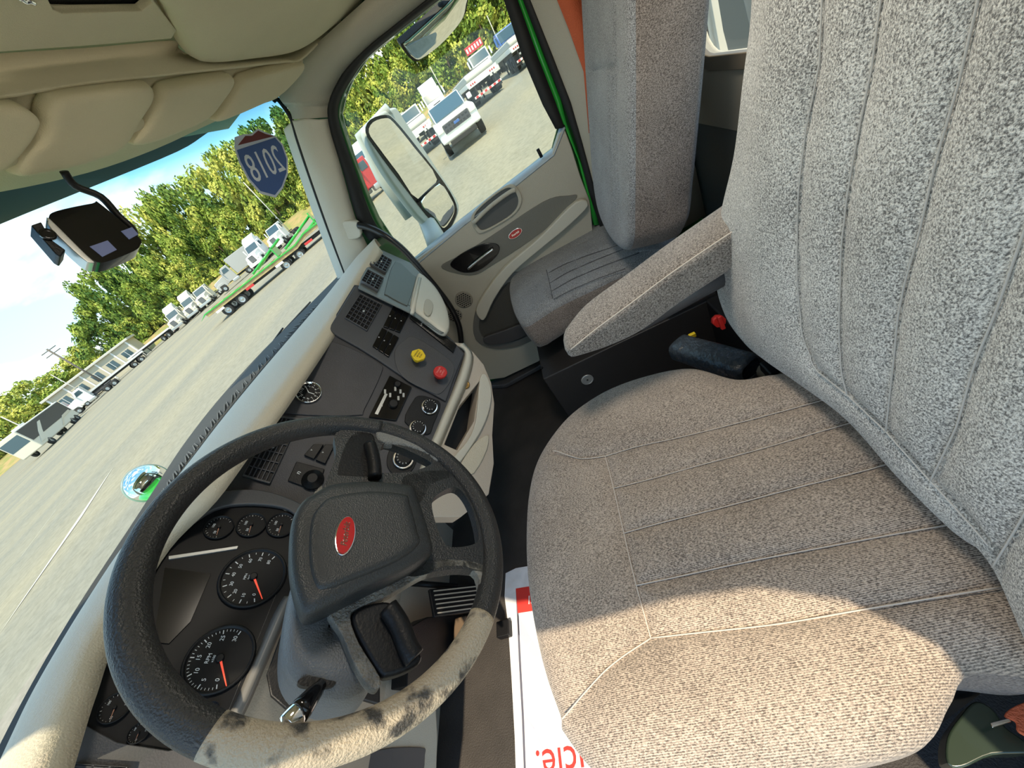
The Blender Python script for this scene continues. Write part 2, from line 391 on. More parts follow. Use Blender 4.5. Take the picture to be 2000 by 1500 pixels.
plate('handle_bezel', D1, smoothloop(D1.pts([(880, 513), (900, 495), (936, 477), (966, 474), (976, 484), (966, 503), (936, 526), (909, 531), (888, 524)]), 5), GLOSS, door, .004, .012, bevel=.003)
hp = [D1.P(*D1.px(x, y), .022) for x, y in [(914, 522), (930, 508), (948, 494), (963, 483)]]
tag(tube('door_handle', smoothloop(hp, 4, False), .0065, CHROME, door), 'chrome pull handle')
bc = D1.px(1006, 455); ba = D1.px(993, 464); br = math.atan2(bc[1]-ba[1], bc[0]-ba[0])
def ell(c, a, b, rot, k=36): return [(c[0]+a*math.cos(t)*math.cos(rot)-b*math.sin(t)*math.sin(rot), c[1]+a*math.cos(t)*math.sin(rot)+b*math.sin(t)*math.cos(rot)) for t in [2*math.pi*i/k for i in range(k)]]
def badge(fr, c, a, b, rot, h, parent, sz):
    o = plate('badge_rim', fr, ell(c, a, b, rot), CHROME, parent, h, h+.003, bevel=.001)
    plate('badge_face', fr, ell(c, a*.93, b*.88, rot), REDB, o, h+.002, h+.0045)
    text('badge_lettering', 'Peterbilt', fr, c[0], c[1], sz*.82, CHROME, o, h=h+.0048, rot=rot, shear=.3, sx=.86)
    return o
badge(D1, bc, .036, .018, br, .008, door, .016)
# speaker grilles and map pocket
for (px, py, rp) in ((906, 585, .046), (888, 615, .040)):
    c = D1.px(px, py)
    g = lathe('speaker_grille', D1, *c, [(rp, 0), (rp, .004), (rp*.9, .006)], mat('grille_tan', (.30, .27, .22), .6), door)
    vs = []; fs = []
    for i in range(-6, 7):
        for j in range(-6, 7):
            x = i*.012+(j % 2)*.006; y = j*.0105
            if math.hypot(x, y) < rp*.8:
                k = len(vs)
                for a in range(6): vs.append(D1.P(c[0]+x+.0042*math.cos(a*1.047), c[1]+y+.0042*math.sin(a*1.047), .0066))
                fs.append(list(range(k, k+6)))
    mk('grille_holes', vs, fs, BLACK, g)['kind'] = 'stuff'
pk = smoothloop(D1.pts([(925, 650), (928, 610), (945, 578), (975, 548), (1010, 530), (1060, 560), (1062, 640), (1030, 668), (980, 680), (942, 672)]), 5)
c_ = np.mean(pk, axis=0); pi_ = [tuple(c_+(np.array(p)-c_)*.80) for p in pk]
plate('pocket_surround', D1, pk, mat('pocket_grey', (.17, .165, .15), .5), door, 0, .012, holes=[pi_], bevel=.004)
plate('pocket_mesh', D1, pi_, mat('pocket_mesh', (.14, .135, .12), .8, bump=1., bs=420), door, 0, .005)
plate('pocket_bin', D1, smoothloop(D1.pts([(945, 655), (985, 640), (1035, 622), (1040, 640), (1000, 662), (955, 668)]), 4), DARK2, door, .008, .03, bevel=.006)
tube('lock_button', [UX(1050, 291, 1.0), UX(1058, 307, 1.0)], .007, BLACK, door)
sw = D1.px(866, 469)
plate('switch_plate', DG, smoothloop(DG.pts([(842, 490), (880, 456), (892, 446), (896, 452), (858, 486), (846, 496)]), 3), mat('switch_plate_grey', (.33, .38, .42), .4), door, .045, .056)
# rubber seals and painted jamb round the window
sealA = [(722, 470), (699, 432), (669, 330), (648, 265), (640, 222), (645, 190), (675, 135), (720, 90), (780, 41), (860, -22)]
sealB = [(748, 462), (722, 415), (692, 330), (668, 262), (659, 222), (665, 190), (688, 150), (720, 108), (790, 50), (862, -6)]
A3 = [UX(x, y, .965) for x, y in smoothloop(sealA, 5, False)]
B3 = [UX(x, y, .99) for x, y in smoothloop(sealB, 5, False)]
loft('door_seal', [A3, [(a+b)/2-V((.012, 0, 0)) for a, b in zip(A3, B3)], B3], RUB, door, .006)
g1 = [UX(x, y, .992) for x, y in smoothloop(sealB, 5, False)]
g2 = [UX(x, y, 1.03) for x, y in smoothloop([(778, 478), (742, 428), (692, 302), (671, 240), (667, 222), (675, 188), (689, 155), (721, 111), (791, 54), (861, -1)], 5, False)]
loft('painted_edge', [g1, g2], mat('dark_green_paint', (.01, .10, .015), .3), door, .003)
jl = [UX(x, y, .985) for x, y in [(1002, -60), (1010, 0), (1050, 110), (1085, 200), (1100, 242), (1128, 310), (1146, 380), (1160, 440)]]
jr = [UX(x, y, .985) for x, y in [(1012, -60), (1021, 0), (1062, 110), (1095, 195), (1106, 240), (1135, 320), (1152, 378), (1172, 438)]]
tag(loft('jamb_strip', [jl, jr], GREEN, door, .006), 'bright green painted door jamb')
kl = [UX(x, y, .975) for x, y in [(975, -60), (984, 0), (1020, 110), (1060, 205), (1085, 252), (1098, 250)]]
kr = [UX(x, y, .975) for x, y in [(1002, -60), (1011, 0), (1050, 110), (1085, 200), (1100, 242), (1104, 246)]]
loft('rear_frame_seal', [kl, kr], RUB, door, .008)
# B pillar with its seal, belt
bl = [UX(x, y, .968) for x, y in [(1012, -60), (1023, 0), (1066, 110), (1105, 215), (1130, 290), (1150, 372), (1175, 450), (1180, 520)]]
bm_ = [UX(x, y, .955) for x, y in [(1022, -60), (1036, 0), (1078, 105), (1115, 200), (1138, 280), (1160, 362), (1185, 440), (1190, 520)]]
br_ = [V((.945, -.615, b.z)) for b in bm_]
tp = empty('trim_1', (.95, -.3, 0), kind='structure')
loft('pillar_seal', [bl, bm_], RUB, tp, .012)
loft('pillar_cover', [bm_, [(a*.5+b*.5)+V((-.015, 0, 0)) for a, b in zip(bm_, br_)], br_], GRYP, tp, .006)
tag(loft('seat_belt', [[UX(x, y, .90) for x, y in [(1060, -80), (1088, 0), (1112, 60), (1140, 140), (1150, 260)]], [UX(x, y, .90) for x, y in [(1110, -80), (1135, 0), (1160, 60), (1180, 140), (1180, 260)]]], mat('orange_webbing', (.62, .13, .05), .8, bump=.4, bs=300), None, .003),
    'rust orange seat belt webbing hanging on the passenger side pillar', 'seat belt')

# ---------------------------------------------------------------- windscreen, pillar, header
def ws(x, t): return V((x, 1.215-.23*(x/.93)**2-.335*t, 1.02+.64*t))
rows = [[ws(-.95+1.89*i/40, t) for i in range(41)] for t in [k/12*1.18 for k in range(13)]]
uvs = [(i/40, k/12*1.18) for k in range(13) for i in range(41)]
o = loft('window_2', rows, glassmat('windscreen_glass', (.93, .97, .93), band=(.86, 1.02)), None, 0, uvs=uvs); o['kind'] = 'structure'
pA = smoothloop([(572, 235), (585, 275), (610, 350), (645, 450), (685, 560)], 5, False)
pB = smoothloop([(640, 232), (645, 258), (665, 325), (696, 432), (728, 500)], 5, False)
trm = empty('trim_2', (.95, .8, 1.0), kind='structure')
a3 = [UX(x, y, .93) for x, y in pA]; b3 = [UX(x, y, .965) for x, y in pB]
loft('pillar_cover', [[p+V((.02, .06, 0)) for p in a3], a3, [a.lerp(b, .35)+V((-.022, -.01, 0)) for a, b in zip(a3, b3)], [a.lerp(b, .8)+V((-.018, 0, 0)) for a, b in zip(a3, b3)], b3], GRYL, trm, .006)
uA = smoothloop([(572, 233), (566, 215), (545, 188), (560, 160), (592, 112), (640, 66), (700, 12), (790, -70)], 5, False)
uB = smoothloop([(640, 229), (639, 215), (645, 188), (655, 165), (677, 132), (720, 88), (780, 40), (860, -24)], 5, False)
a4 = [UX(x, y, .90+.03*(i < 8)) for i, (x, y) in enumerate(uA)]; b4 = [UX(x, y, .965) for x, y in uB]
loft('roof_rail_cover', [a4, [a.lerp(b, .4)+V((-.02, -.01, -.005)) for a, b in zip(a4, b4)], b4], GRYP, trm, .006)
tube('screen_seal', [UX(x, y, .935)+V((0, .006, 0)) for x, y in smoothloop([(536, 195), (542, 191), (552, 200), (572, 232), (585, 275), (610, 350), (645, 450), (682, 548)], 5, False)], .008, RUB, trm)

HZ = 1.675
vf = Fr((.2, .55, 1.66), (1, -.17, 0), (0, .2, -.1))      # underside of the header where the visors fold
vn = V((-.0765, -.45, -.89)).normalized(); vf = Fr((.2, .55, 1.66), (1, -.17, 0), vn.cross(V((1, -.17, 0)).normalized()))
hd = empty('ceiling', (.1, .5, 1.7), kind='structure'); hd.name = 'trim_3'
# header strip behind the visors
s1 = smoothloop([(-200, 125), (0, 105), (170, 94), (330, 80), (345, 92), (362, 114), (400, 120), (480, 112), (560, 102), (620, 70), (700, 10)], 4, False)
s2 = smoothloop([(-200, 215), (0, 190), (150, 165), (290, 150), (380, 140), (470, 130), (520, 124), (560, 120), (588, 116), (640, 66), (705, 8)], 4, False)
l1 = [UZ(x, y, 1.70) for x, y in s1]; l2 = [vf.P(*vf.px(x, y)) for x, y in s2]
loft('header_strip', [l1, [a.lerp(b, .5)+V((0, .012, .012)) for a, b in zip(l1, l2)], l2], HEAD, hd, .006)
s3 = [(-200, 400), (0, 372), (170, 335), (300, 290), (420, 235), (500, 205), (540, 190), (560, 165), (580, 140), (590, 120)]
l3 = [vf.P(*vf.px(x, y, -.02), -.02) for x, y in smoothloop(s2[0::4][:9]+[(590, 117)], 4, False)]
l4 = [vf.P(*vf.px(x, y, -.02), -.02) for x, y in smoothloop(s3, 4, False)]
loft('visor_recess', [l3, l4], HEAD, hd, .006)
plate('overhead_panel', Fr((0, .2, 1.70), (1, 0, 0), (0, -1, .10)), Fr((0, .2, 1.70), (1, 0, 0), (0, -1, .10)).pts([(-200, 118), (0, 102), (170, 90), (335, 76), (345, 60), (300, 0), (255, -120), (-200, -120)]), HEAD, hd, -.012, 0,
      holes=[Fr((0, .2, 1.70), (1, 0, 0), (0, -1, .10)).pts([(80, -30), (104, 19), (122, 27), (278, 22), (298, 6), (287, -30)])], bevel=.003)
OH = Fr((0, .2, 1.70), (1, 0, 0), (0, -1, .10))
plate('radio_bay', OH, OH.pts([(70, -50), (95, 30), (300, 30), (310, -50)]), BLACK, hd, -.03, -.014)
plate('header_backing', OH, [(-1, -.75), (1.02, -.75), (1.02, .02), (-1, .02)], HEAD, hd, -.09, -.06)
lid = OH.pts([(300, -80), (322, 10), (350, 70), (360, 95), (378, 112), (420, 114), (480, 108), (555, 98), (600, 78), (650, 40), (690, 10), (720, -30), (720, -90)])
pillow('locker_lid', OH, lid, .022, .03, HEAD, hd, pw=10, N=120, Rr=24, smoothk=4)
tube('chrome_emblem', smoothloop([OH.P(*OH.px(x, y, .003), .003) for x, y in [(38, -4), (48, 3), (56, 2), (66, 6)]], 4, False), .003, CHROME, hd)
# visors
def visor(pxs, lab, th=.016):
    o, _, _ = pillow('sun_visor', vf, vf.pts(pxs), th, .014, HEAD, None, pw=12, N=140, Rr=24, smoothk=5)
    return tag(o, lab, 'sun visor', None)
visor([(-120, 215), (0, 196), (40, 205), (64, 224), (62, 240), (40, 275), (0, 315), (-120, 380)], 'tan header visor panel cut off by the left edge of the photo')
visor([(88, 196), (110, 178), (200, 165), (275, 160), (292, 170), (290, 190), (268, 225), (238, 275), (200, 300), (130, 322), (60, 336), (20, 338), (30, 300), (64, 268), (78, 240), (80, 215)], 'largest tan padded sun visor folded up over the windscreen')
visor([(318, 168), (345, 160), (400, 150), (442, 144), (452, 156), (430, 190), (396, 228), (320, 262), (262, 280), (250, 272), (278, 235), (304, 190)], 'tan sun visor between the largest visor and the passenger corner visor')
visor([(466, 156), (480, 146), (540, 130), (585, 120), (590, 130), (570, 155), (540, 182), (490, 205), (445, 224), (412, 234), (438, 200)], 'tan corner visor beside the passenger roof pillar')
for (x, y) in ((282, 256), (30, 330)):
    c = vf.px(x, y, .02); pillow('visor_clip', vf, rr(c[0], c[1], .05, .022, .01, rot=.2), .008, .01, HEAD, hd, N=40, Rr=8, smoothk=0)

ov = [UY(x, y, Y) for x, y, Y in [(-200, 525, 1.19), (0, 437, 1.16), (170, 368, 1.12), (345, 296, 1.05), (400, 262, 1.0), (450, 226, .95)]]
ov = [V(p) for p in smoothloop([tuple(p) for p in ov], 4, False)]
sv = empty('outer_sun_visor', (0, 1.0, 1.75), 'dark outer sun visor above the windscreen seen through its tinted top', 'sun visor')
loft('blade', [ov, [p+V((0, -.03, .06)) for p in ov], [V((p.x, min(.90, p.y-.06), 1.83)) for p in ov]], mat('visor_dark', (.22, .23, .20), .5), sv, .008)

# ---------------------------------------------------------------- number sticker on the windscreen
stn = V((.08*0+.14, -.886, -.46)).normalized()
q0 = None
def onws(px, py):
    d = ray(px, py); lo, hi = .3, 4.
    for _ in range(50):
        k = (lo+hi)/2; p = CAM+d*k; t = (p.z-1.02)/.64
        if p.y < ws(p.x, t).y: lo = k
        else: hi = k
    return CAM+d*lo
c0 = onws(515, 325); cu_ = onws(494, 262); 
e1 = (onws(560, 310)-onws(480, 340)).normalized()
up_ = V((0, -.335, .64)).normalized(); nn = e1.cross(up_).normalized()
ST = Fr(c0-V((0, .004, 0)), e1, up_)
sx_ = (onws(566, 320)-onws(466, 325)).length
sp = ST.pts([(458, 268), (476, 262), (490, 262), (503, 251), (518, 258), (538, 266), (552, 282), (562, 310), (562, 340), (552, 368), (538, 386), (508, 378), (485, 352), (466, 316), (458, 290)])
stk = plate('windscreen_sticker', ST, sp, mat('sticker_white', (.62, .66, .78), .6), None, 0, .001)
tag(stk, 'blue shield shaped sticker with mirrored number 2018 on the windscreen', 'sticker')
cc = np.mean(sp, axis=0)
plate('blue_field', ST, [tuple(cc+(np.array(q)-cc)*.93) for q in ST.pts([(458, 292), (538, 266), (552, 282), (562, 310), (562, 340), (552, 368), (538, 386), (508, 378), (485, 352), (466, 316)])], mat('sticker_blue', (.06, .12, .33), .6), stk, .001, .0018)
plate('red_field', ST, [tuple(cc+(np.array(q)-cc)*.93) for q in ST.pts([(460, 282), (476, 262), (490, 262), (503, 251), (518, 258), (536, 263)])], mat('sticker_red', (.16, .03, .03), .6), stk, .001, .0018)
ta = ST.px(485, 332); tb = ST.px(552, 306); rot = math.atan2(tb[1]-ta[1], tb[0]-ta[0]); tm = ST.px(519, 322)
text('number', '2018', ST, tm[0], tm[1], .118, mat('sticker_num', (.75, .78, .86), .6), stk, h=.0022, rot=rot, mirror=True, sx=.68)

# ---------------------------------------------------------------- dash camera unit on its stalk
dc = empty('dash_camera', UY(180, 450, .80), 'black camera unit with lens box hanging from a stalk at the windscreen', 'dash camera')
DCF = Fr(UY(180, 450, .74), (1, -.25, .10), (0, .15, 1))
bod = smoothloop(DCF.pts([(95, 425), (110, 412), (180, 397), (196, 398), (270, 462), (274, 478), (262, 490), (212, 510), (190, 512), (170, 500), (100, 445)]), 4)
plate('housing', DCF, bod, GLOSS, dc, -.035, 0, bevel=.006)
for q in ([(175, 482), (210, 470), (228, 488), (200, 502)], [(236, 452), (258, 444), (270, 458), (252, 468)]):
    plate('label', DCF, DCF.pts(q), mat('label_blue', (.16, .20, .42), .5), dc, 0, .001)
plate('side_rim', DCF, smoothloop(DCF.pts([(93, 432), (98, 428), (168, 497), (185, 512), (178, 514), (160, 505), (100, 448)]), 3), SILV, dc, -.03, .001, bevel=.002)
lb = plate('lens_box', DCF, DCF.pts([(60, 442), (80, 435), (100, 470), (128, 490), (118, 504), (108, 498), (84, 470)]), BLACK, dc, -.03, .004, bevel=.002)
lathe('lens', DCF, *DCF.px(93, 462), [(.010, .004), (.010, .009), (.006, .008)], GLOSS, lb, k=20)
mp_ = [vf.P(*vf.px(125, 335), .0), DCF.P(*DCF.px(150, 350), -.02), DCF.P(*DCF.px(200, 372), -.02), DCF.P(*DCF.px(235, 410), -.02), DCF.P(*DCF.px(262, 435), -.02), DCF.P(*DCF.px(264, 450), -.02), DCF.P(*DCF.px(250, 455), -.02)]
tube('stalk', smoothloop(mp_, 4, False), .0065, BLACK, dc)

# ---------------------------------------------------------------- dashboard
CP = dashfr((0, .82, .99), 25, 35); CL = dashfr((-.2, .81, .86), 0, 35); PD = dashfr((.42, .66, 1.06), -5, 35)
dash = empty('dashboard', (0, .85, .6), 'charcoal truck dashboard with light tan padded rim, gauges and vents', 'dashboard')
ro = [(735, 468), (700, 500), (672, 535), (640, 575), (600, 622), (520, 715), (440, 812), (380, 890), (310, 980), (240, 1075), (180, 1170), (120, 1270), (62, 1370), (20, 1460), (-30, 1570)]
ri = [(738, 481), (712, 522), (691, 557), (660, 610), (628, 660), (575, 735), (520, 810), (475, 862), (395, 965), (300, 1060), (215, 1190), (170, 1270), (142, 1340), (118, 1400), (60, 1560)]
n_ = len(ro); zf = lambda i: 1.095-.04*min(1, i/3.5)
so = smoothloop([(*a, zf(i)) for i, a in enumerate(ro)], 5, False); si = smoothloop([(*a, zf(i)) for i, a in enumerate(ri)], 5, False)
O3 = [UZ(x, y, z-.012) for x, y, z in so]; I3 = [UZ(x, y, z-.01) for x, y, z in si]
mids = []
for k, lift in ((.12, .012), (.3, .024), (.5, .030), (.7, .026), (.88, .014)):
    mids.append([a.lerp(b, k)+V((0, 0, lift*.55)) for a, b in zip(O3, I3)])
low = [p+V((0, .0, -.03)) for p in I3]
loft('padded_rim', [[p+V((0, .0, -.03)) for p in O3], O3]+mids+[I3, low], TANP, dash, .003)
wpx = [(735, 455), (700, 500), (660, 540), (620, 580), (560, 640), (500, 700), (420, 790), (355, 875), (300, 960), (255, 1030), (205, 1105), (150, 1190), (90, 1290), (30, 1400), (-40, 1540)]
W3 = [UZ(x, y, 1.035) for x, y in smoothloop(wpx, 5, False)]
loft('dash_top', [O3, [a.lerp(b, .5)-V((0, 0, .015)) for a, b in zip(O3, W3)], W3, [p+V((.01, .05, -.03)) for p in W3]], mat('cowl_dark', (.035, .032, .024), .7), dash, .003)
lv = []
for i in range(64):
    t = .24+.42*i/63; k = int(t*(len(O3)-1)); a, b = O3[k], W3[k]; dr = (O3[k+1]-O3[k-1]).normalized()
    p0 = a.lerp(b, .30)+V((0, 0, 0)); p0 = O3[k-1].lerp(O3[k+1], .5+(t*(len(O3)-1)-k)/2).lerp(W3[k-1].lerp(W3[k+1], .5+(t*(len(O3)-1)-k)/2), .35)
    p1 = p0.lerp(b, .45); w_ = dr*.0018; lv.append((p0, p1, w_))
vs = []; fs = []
for p0, p1, w_ in lv:
    k = len(vs)
    for z in (-.013, -.0065):
        vs += [p0-w_+V((0, 0, z)), p0+w_+V((0, 0, z)), p1+w_+V((0, 0, z)), p1-w_+V((0, 0, z))]
    fs += [tuple(k+i for i in f) for f in ((0, 1, 2, 3), (4, 5, 6, 7), (0, 1, 5, 4), (1, 2, 6, 5), (2, 3, 7, 6), (3, 0, 4, 7))]
o = mk('defrost_louvres', vs, fs, mat('louvre_grey', (.10, .095, .08), .6), dash); o['kind'] = 'stuff'
# centre panel
plate('centre_panel', CP, CP.pts([(692, 556), (660, 608), (628, 658), (575, 733), (520, 808), (475, 860), (395, 965), (385, 985), (500, 965), (600, 1012), (690, 1040), (800, 985), (850, 862), (908, 690), (880, 660), (806, 606), (765, 588), (732, 573), (703, 557)]), DARK, dash, -.02, 0, bevel=.002)
plate('switch_panel', CP, CP.pts([(703, 560), (692, 563), (641, 646), (660, 660), (700, 682), (735, 704), (800, 748), (870, 786), (884, 745), (905, 693), (880, 664), (804, 608), (764, 590), (731, 575)]), mat('dash_grey', (.062, .063, .070), .45, bump=.12, bs=500), dash, 0, .010, bevel=.004)
plate('clock_panel', CP, smoothloop(CP.pts([(640, 668), (700, 688), (742, 712), (745, 730), (712, 800), (700, 812), (600, 812), (535, 800), (560, 760), (610, 692)]), 4), DARK, dash, 0, .005, bevel=.003)
# vents
def vent(fr, quad, nx, ny, h=.0):
    P = [fr.P(*fr.px(x, y, h), h) for x, y in quad]
    q2 = fr.pts(quad, h); c = np.mean(q2, axis=0); f = plate('vent', fr, [tuple(c+(np.array(q)-c)*1.06) for q in q2], DARK2, dash, h-.004, h+.008, holes=[q2], bevel=.001)
    plate('vent_throat', fr, q2, BLACK, f, h+.0, h+.001)
    vs = []; fs = []
    def bar(a, b, w):
        d = (V(b)-V(a)).normalized(); n = V((-d.y, d.x))*w; k = len(vs)
        for hh in (.001, .006):
            for q in (V(a)-n, V(b)-n, V(b)+n, V(a)+n): vs.append(fr.P(q.x, q.y, h+hh))
        fs.extend(tuple(k+i for i in f_) for f_ in ((0, 1, 2, 3), (4, 5, 6, 7), (0, 1, 5, 4), (1, 2, 6, 5), (2, 3, 7, 6), (3, 0, 4, 7)))
    A, B, C, D = [V(q) for q in q2]
    for i in range(1, nx+1): t = i/(nx+1); bar(A.lerp(B, t), D.lerp(C, t), .0013)
    for i in range(1, ny+1): t = i/(ny+1); bar(B.lerp(C, t), A.lerp(D, t), .0013)
    mk('vanes', vs, fs, DARK, f)
    lathe('vane_knob', fr, *((A+B+C+D)/4), [(.004, h), (.004, h+.008), (.002, h+.009)], SILV, f, k=12)
vent(CP, [(675, 622), (704, 577), (744, 597), (716, 646)], 6, 5, .010)
vent(CP, [(478, 928), (537, 815), (584, 822), (528, 942)], 6, 5, .002)
# clock and gauges
def dialtxt(fr, par, items, size, h):
    for s, a, b in items: text('numeral', s, fr, a, b, size, WHITE, par, h=h, ext=.0002)
def gauge(fr, cpx, rad, lab, a0, a1, nmaj, nmin, nums=(), tip=None, needle=REDN, h=0., bez=BLACK, name='gauge', ntxt=.17, deep=.008, cap=True, legend=()):
    c = fr.px(*cpx, h); 
    g = lathe(name, fr, *c, [(rad*1.02, h), (rad*1.10, h+deep*.5), (rad*1.07, h+deep), (rad*1.0, h+deep*.95), (rad*.97, h+deep*.3)], bez, dash, k=40)
    lathe('dial_face', fr, *c, [(rad*.99, h+.001), (rad*.985, h+deep*.35)], mat('dial_black', (.006, .006, .007), .5, spec=.25), g, k=40)
    hh = h+deep*.35+.0006; vs = []; fs = []
    T = nmaj*nmin
    for i in range(T+1):
        a = math.radians(a0+(a1-a0)*i/T); r0 = rad*(.80 if i % nmin == 0 else .86); r1 = rad*.93; w_ = rad*(.016 if i % nmin == 0 else .009)
        k = len(vs)
        for (r, s) in ((r0, -1), (r1, -1), (r1, 1), (r0, 1)): vs.append(fr.P(c[0]+r*math.cos(a)-s*w_*math.sin(a), c[1]+r*math.sin(a)+s*w_*math.cos(a), hh))
        fs.append((k, k+1, k+2, k+3))
    mk('tick_marks', vs, fs, WHITE, g)
    K = len(nums)
    dialtxt(fr, g, [(s, c[0]+rad*.66*math.cos(math.radians(a0+(a1-a0)*i/(K-1))), c[1]+rad*.66*math.sin(math.radians(a0+(a1-a0)*i/(K-1)))) for i, s in enumerate(nums)], rad*ntxt*1.3, hh)
    for s, dx, dy, sz in legend: text('numeral', s, fr, c[0]+dx*rad, c[1]+dy*rad, rad*sz, WHITE, g, h=hh, ext=.0002)
    if tip is not None:
        if isinstance(tip, tuple): tp_ = V(fr.px(*tip, h))
        else: tp_ = V((c[0]+rad*.75*math.cos(math.radians(tip)), c[1]+rad*.75*math.sin(math.radians(tip))))
        d = (tp_-V(c)); L = d.length; d.normalize(); n = V((-d.y, d.x)); b0 = V(c)+d*rad*.1
        pts = [b0-n*rad*.035, tp_-n*rad*.012, tp_+n*rad*.012, b0+n*rad*.035]
        plate('needle', fr, [tuple(q) for q in pts], needle, g, hh+.002, hh+.003)
        lathe('needle_hub', fr, *c, [(rad*.13, hh), (rad*.13, hh+.005), (rad*.10, hh+.006)], BLACK, g, k=20)
    return g
def angpx(fr, c, p, h=0): a = V(fr.px(*c, h)); b = V(fr.px(*p, h)); return math.degrees(math.atan2(b.y-a.y, b.x-a.x))
def rpx(fr, c, p, h=0): return (V(fr.px(*c, h))-V(fr.px(*p, h))).length
def sweep(fr, c, p0, p1):
    a0 = angpx(fr, c, p0); a1 = angpx(fr, c, p1)
    while a1 > a0: a1 -= 360
    return a0, a1
a0, a1 = sweep(CL, (432, 1285), (425, 1345), (478, 1230)); R1 = rpx(CL, (432, 1285), (362, 1320))
a0, a1 = sweep(CL, (432, 1285), (425, 1345), (480, 1222))
gauge(CL, (430, 1287), R1, '', a0, a1, 6, 5, ('0', '5', '10', '15', '20', '25', '30'), (443, 1345), legend=(('RPM', -.02, .36, .17), ('x100', -.02, .20, .11)), ntxt=.145)
a0, a1 = sweep(CL, (495, 1128), (497, 1175), (540, 1085)); R2 = rpx(CL, (495, 1128), (430, 1150))
gauge(CL, (495, 1128), R2, '', a0, a1, 8, 2, ('0', '10', '20', '30', '40', '50', '60', '70', '80'), (512, 1172), legend=(('MPH', -.02, .26, .11), ('km/h', -.02, .14, .08)), ntxt=.12)
for c, r in (((428, 1032), (402, 1046)), ((491, 1027), (465, 1040)), ((549, 1027), (524, 1040))):
    a0, a1 = sweep(CL, c, (c[0]-6, c[1]+20), (c[0]+22, c[1]-12))
    gauge(CL, c, rpx(CL, c, r), '', a0, a1, 4, 4, ('', '', ''), a0, ntxt=.2, needle=mat('needle_dim', (.55, .25, .15), .5), legend=(('50', -.45, .1, .26), ('100', .1, .45, .26)))
for c, r in (((226, 1383), (192, 1398)), ((272, 1432), (250, 1442)), ((412, 1388), (396, 1396))):
    a0, a1 = sweep(CL, c, (c[0]-10, c[1]+25), (c[0]+25, c[1]-10))
    gauge(CL, c, rpx(CL, c, r), '', a0, a1, 3, 5, ('50', '100', '150'), a0, needle=MATS['needle_dim'], ntxt=.17)
c = (603, 768); rc = rpx(CP, c, (631, 762), .005)
gauge(CP, c, rc*.82, '', 90, -270, 12, 1, (), None, h=.005, bez=CHROME, name='clock', deep=.010)
ck = dash.children[-1]
for k in range(12): 
    a = math.radians(90-30*(k+1)); q = CP.px(*c, .005); text('numeral', str(k+1), CP, q[0]+rc*.52*math.cos(a), q[1]+rc*.52*math.sin(a), rc*.24, WHITE, ck, h=.0095, ext=.0002)
for a, L in ((-80, .42), (55, .6)):
    q = V(CP.px(*c, .005)); a = math.radians(a); d = V((math.cos(a), math.sin(a))); n = V((-d.y, d.x))*rc*.025
    plate('clock_hand', CP, [tuple(q-n), tuple(q+d*rc*L-n), tuple(q+d*rc*L+n), tuple(q+n)], WHITE, ck, .0105, .0112)
# cluster bezel: recessed black panel with charcoal eyebrow
blk = [(392, 985), (300, 1062), (218, 1190), (174, 1270), (146, 1345), (143, 1382), (160, 1420), (230, 1458), (330, 1474), (400, 1460), (450, 1412), (505, 1330), (562, 1178), (592, 1060), (580, 1005), (500, 975)]
plate('cluster_panel', CL, CL.pts(blk), mat('cluster_black', (.006, .006, .007), .45, spec=.25), dash, -.03, 0, bevel=.002)
plate('cluster_hood', CL, smoothloop(CL.pts([(385, 978), (440, 964), (510, 962), (580, 985), (612, 1012), (600, 1050), (588, 1040), (575, 1010), (545, 995), (480, 990), (420, 1000), (350, 1045), (300, 1075), (320, 1035)]), 4), DARK2, dash, 0, .012, bevel=.004)
plate('message_screen', CL, CL.pts([(322, 1110), (412, 1122), (372, 1215), (330, 1258), (300, 1255)]), GLOSS, dash, 0, .003)
plate('chrome_strip', CL, CL.pts([(330, 1088), (465, 1068), (463, 1073), (330, 1094)]), SILV, dash, 0, .004)
lf = [(138, 1384), (112, 1425), (70, 1500), (30, 1600), (330, 1600), (450, 1500), (446, 1420), (400, 1450), (330, 1466), (230, 1450), (164, 1414), (148, 1380)]
plate('left_panel', CL, CL.pts(lf), DARK2, dash, -.02, .004, bevel=.002)
vent(CL, [(140, 1520), (150, 1494), (248, 1500), (240, 1530)], 5, 2, .005)
st = smoothloop([(556, 1165), (536, 1200), (512, 1255), (488, 1310), (462, 1370), (440, 1412)], 4, False)
st2 = smoothloop([(574, 1165), (556, 1210), (534, 1262), (510, 1318), (486, 1374), (464, 1418)], 4, False)
loft('trim_strip', [[CL.P(*CL.px(x, y), .0) for x, y in st], [CL.P(*CL.px((x+a)/2, (y+b)/2, .012), .012) for (x, y), (a, b) in zip(st, st2)], [CL.P(*CL.px(x, y), .0) for x, y in st2]], mat('strip_grey', (.16, .155, .145), .4), dash, .004)
plate('column_opening', CL, CL.pts([(574, 1180), (650, 1180), (740, 1330), (740, 1380), (620, 1345), (596, 1385), (560, 1390), (528, 1362), (520, 1320), (545, 1250)]), BLACK, dash, .0, .012, bevel=.003)
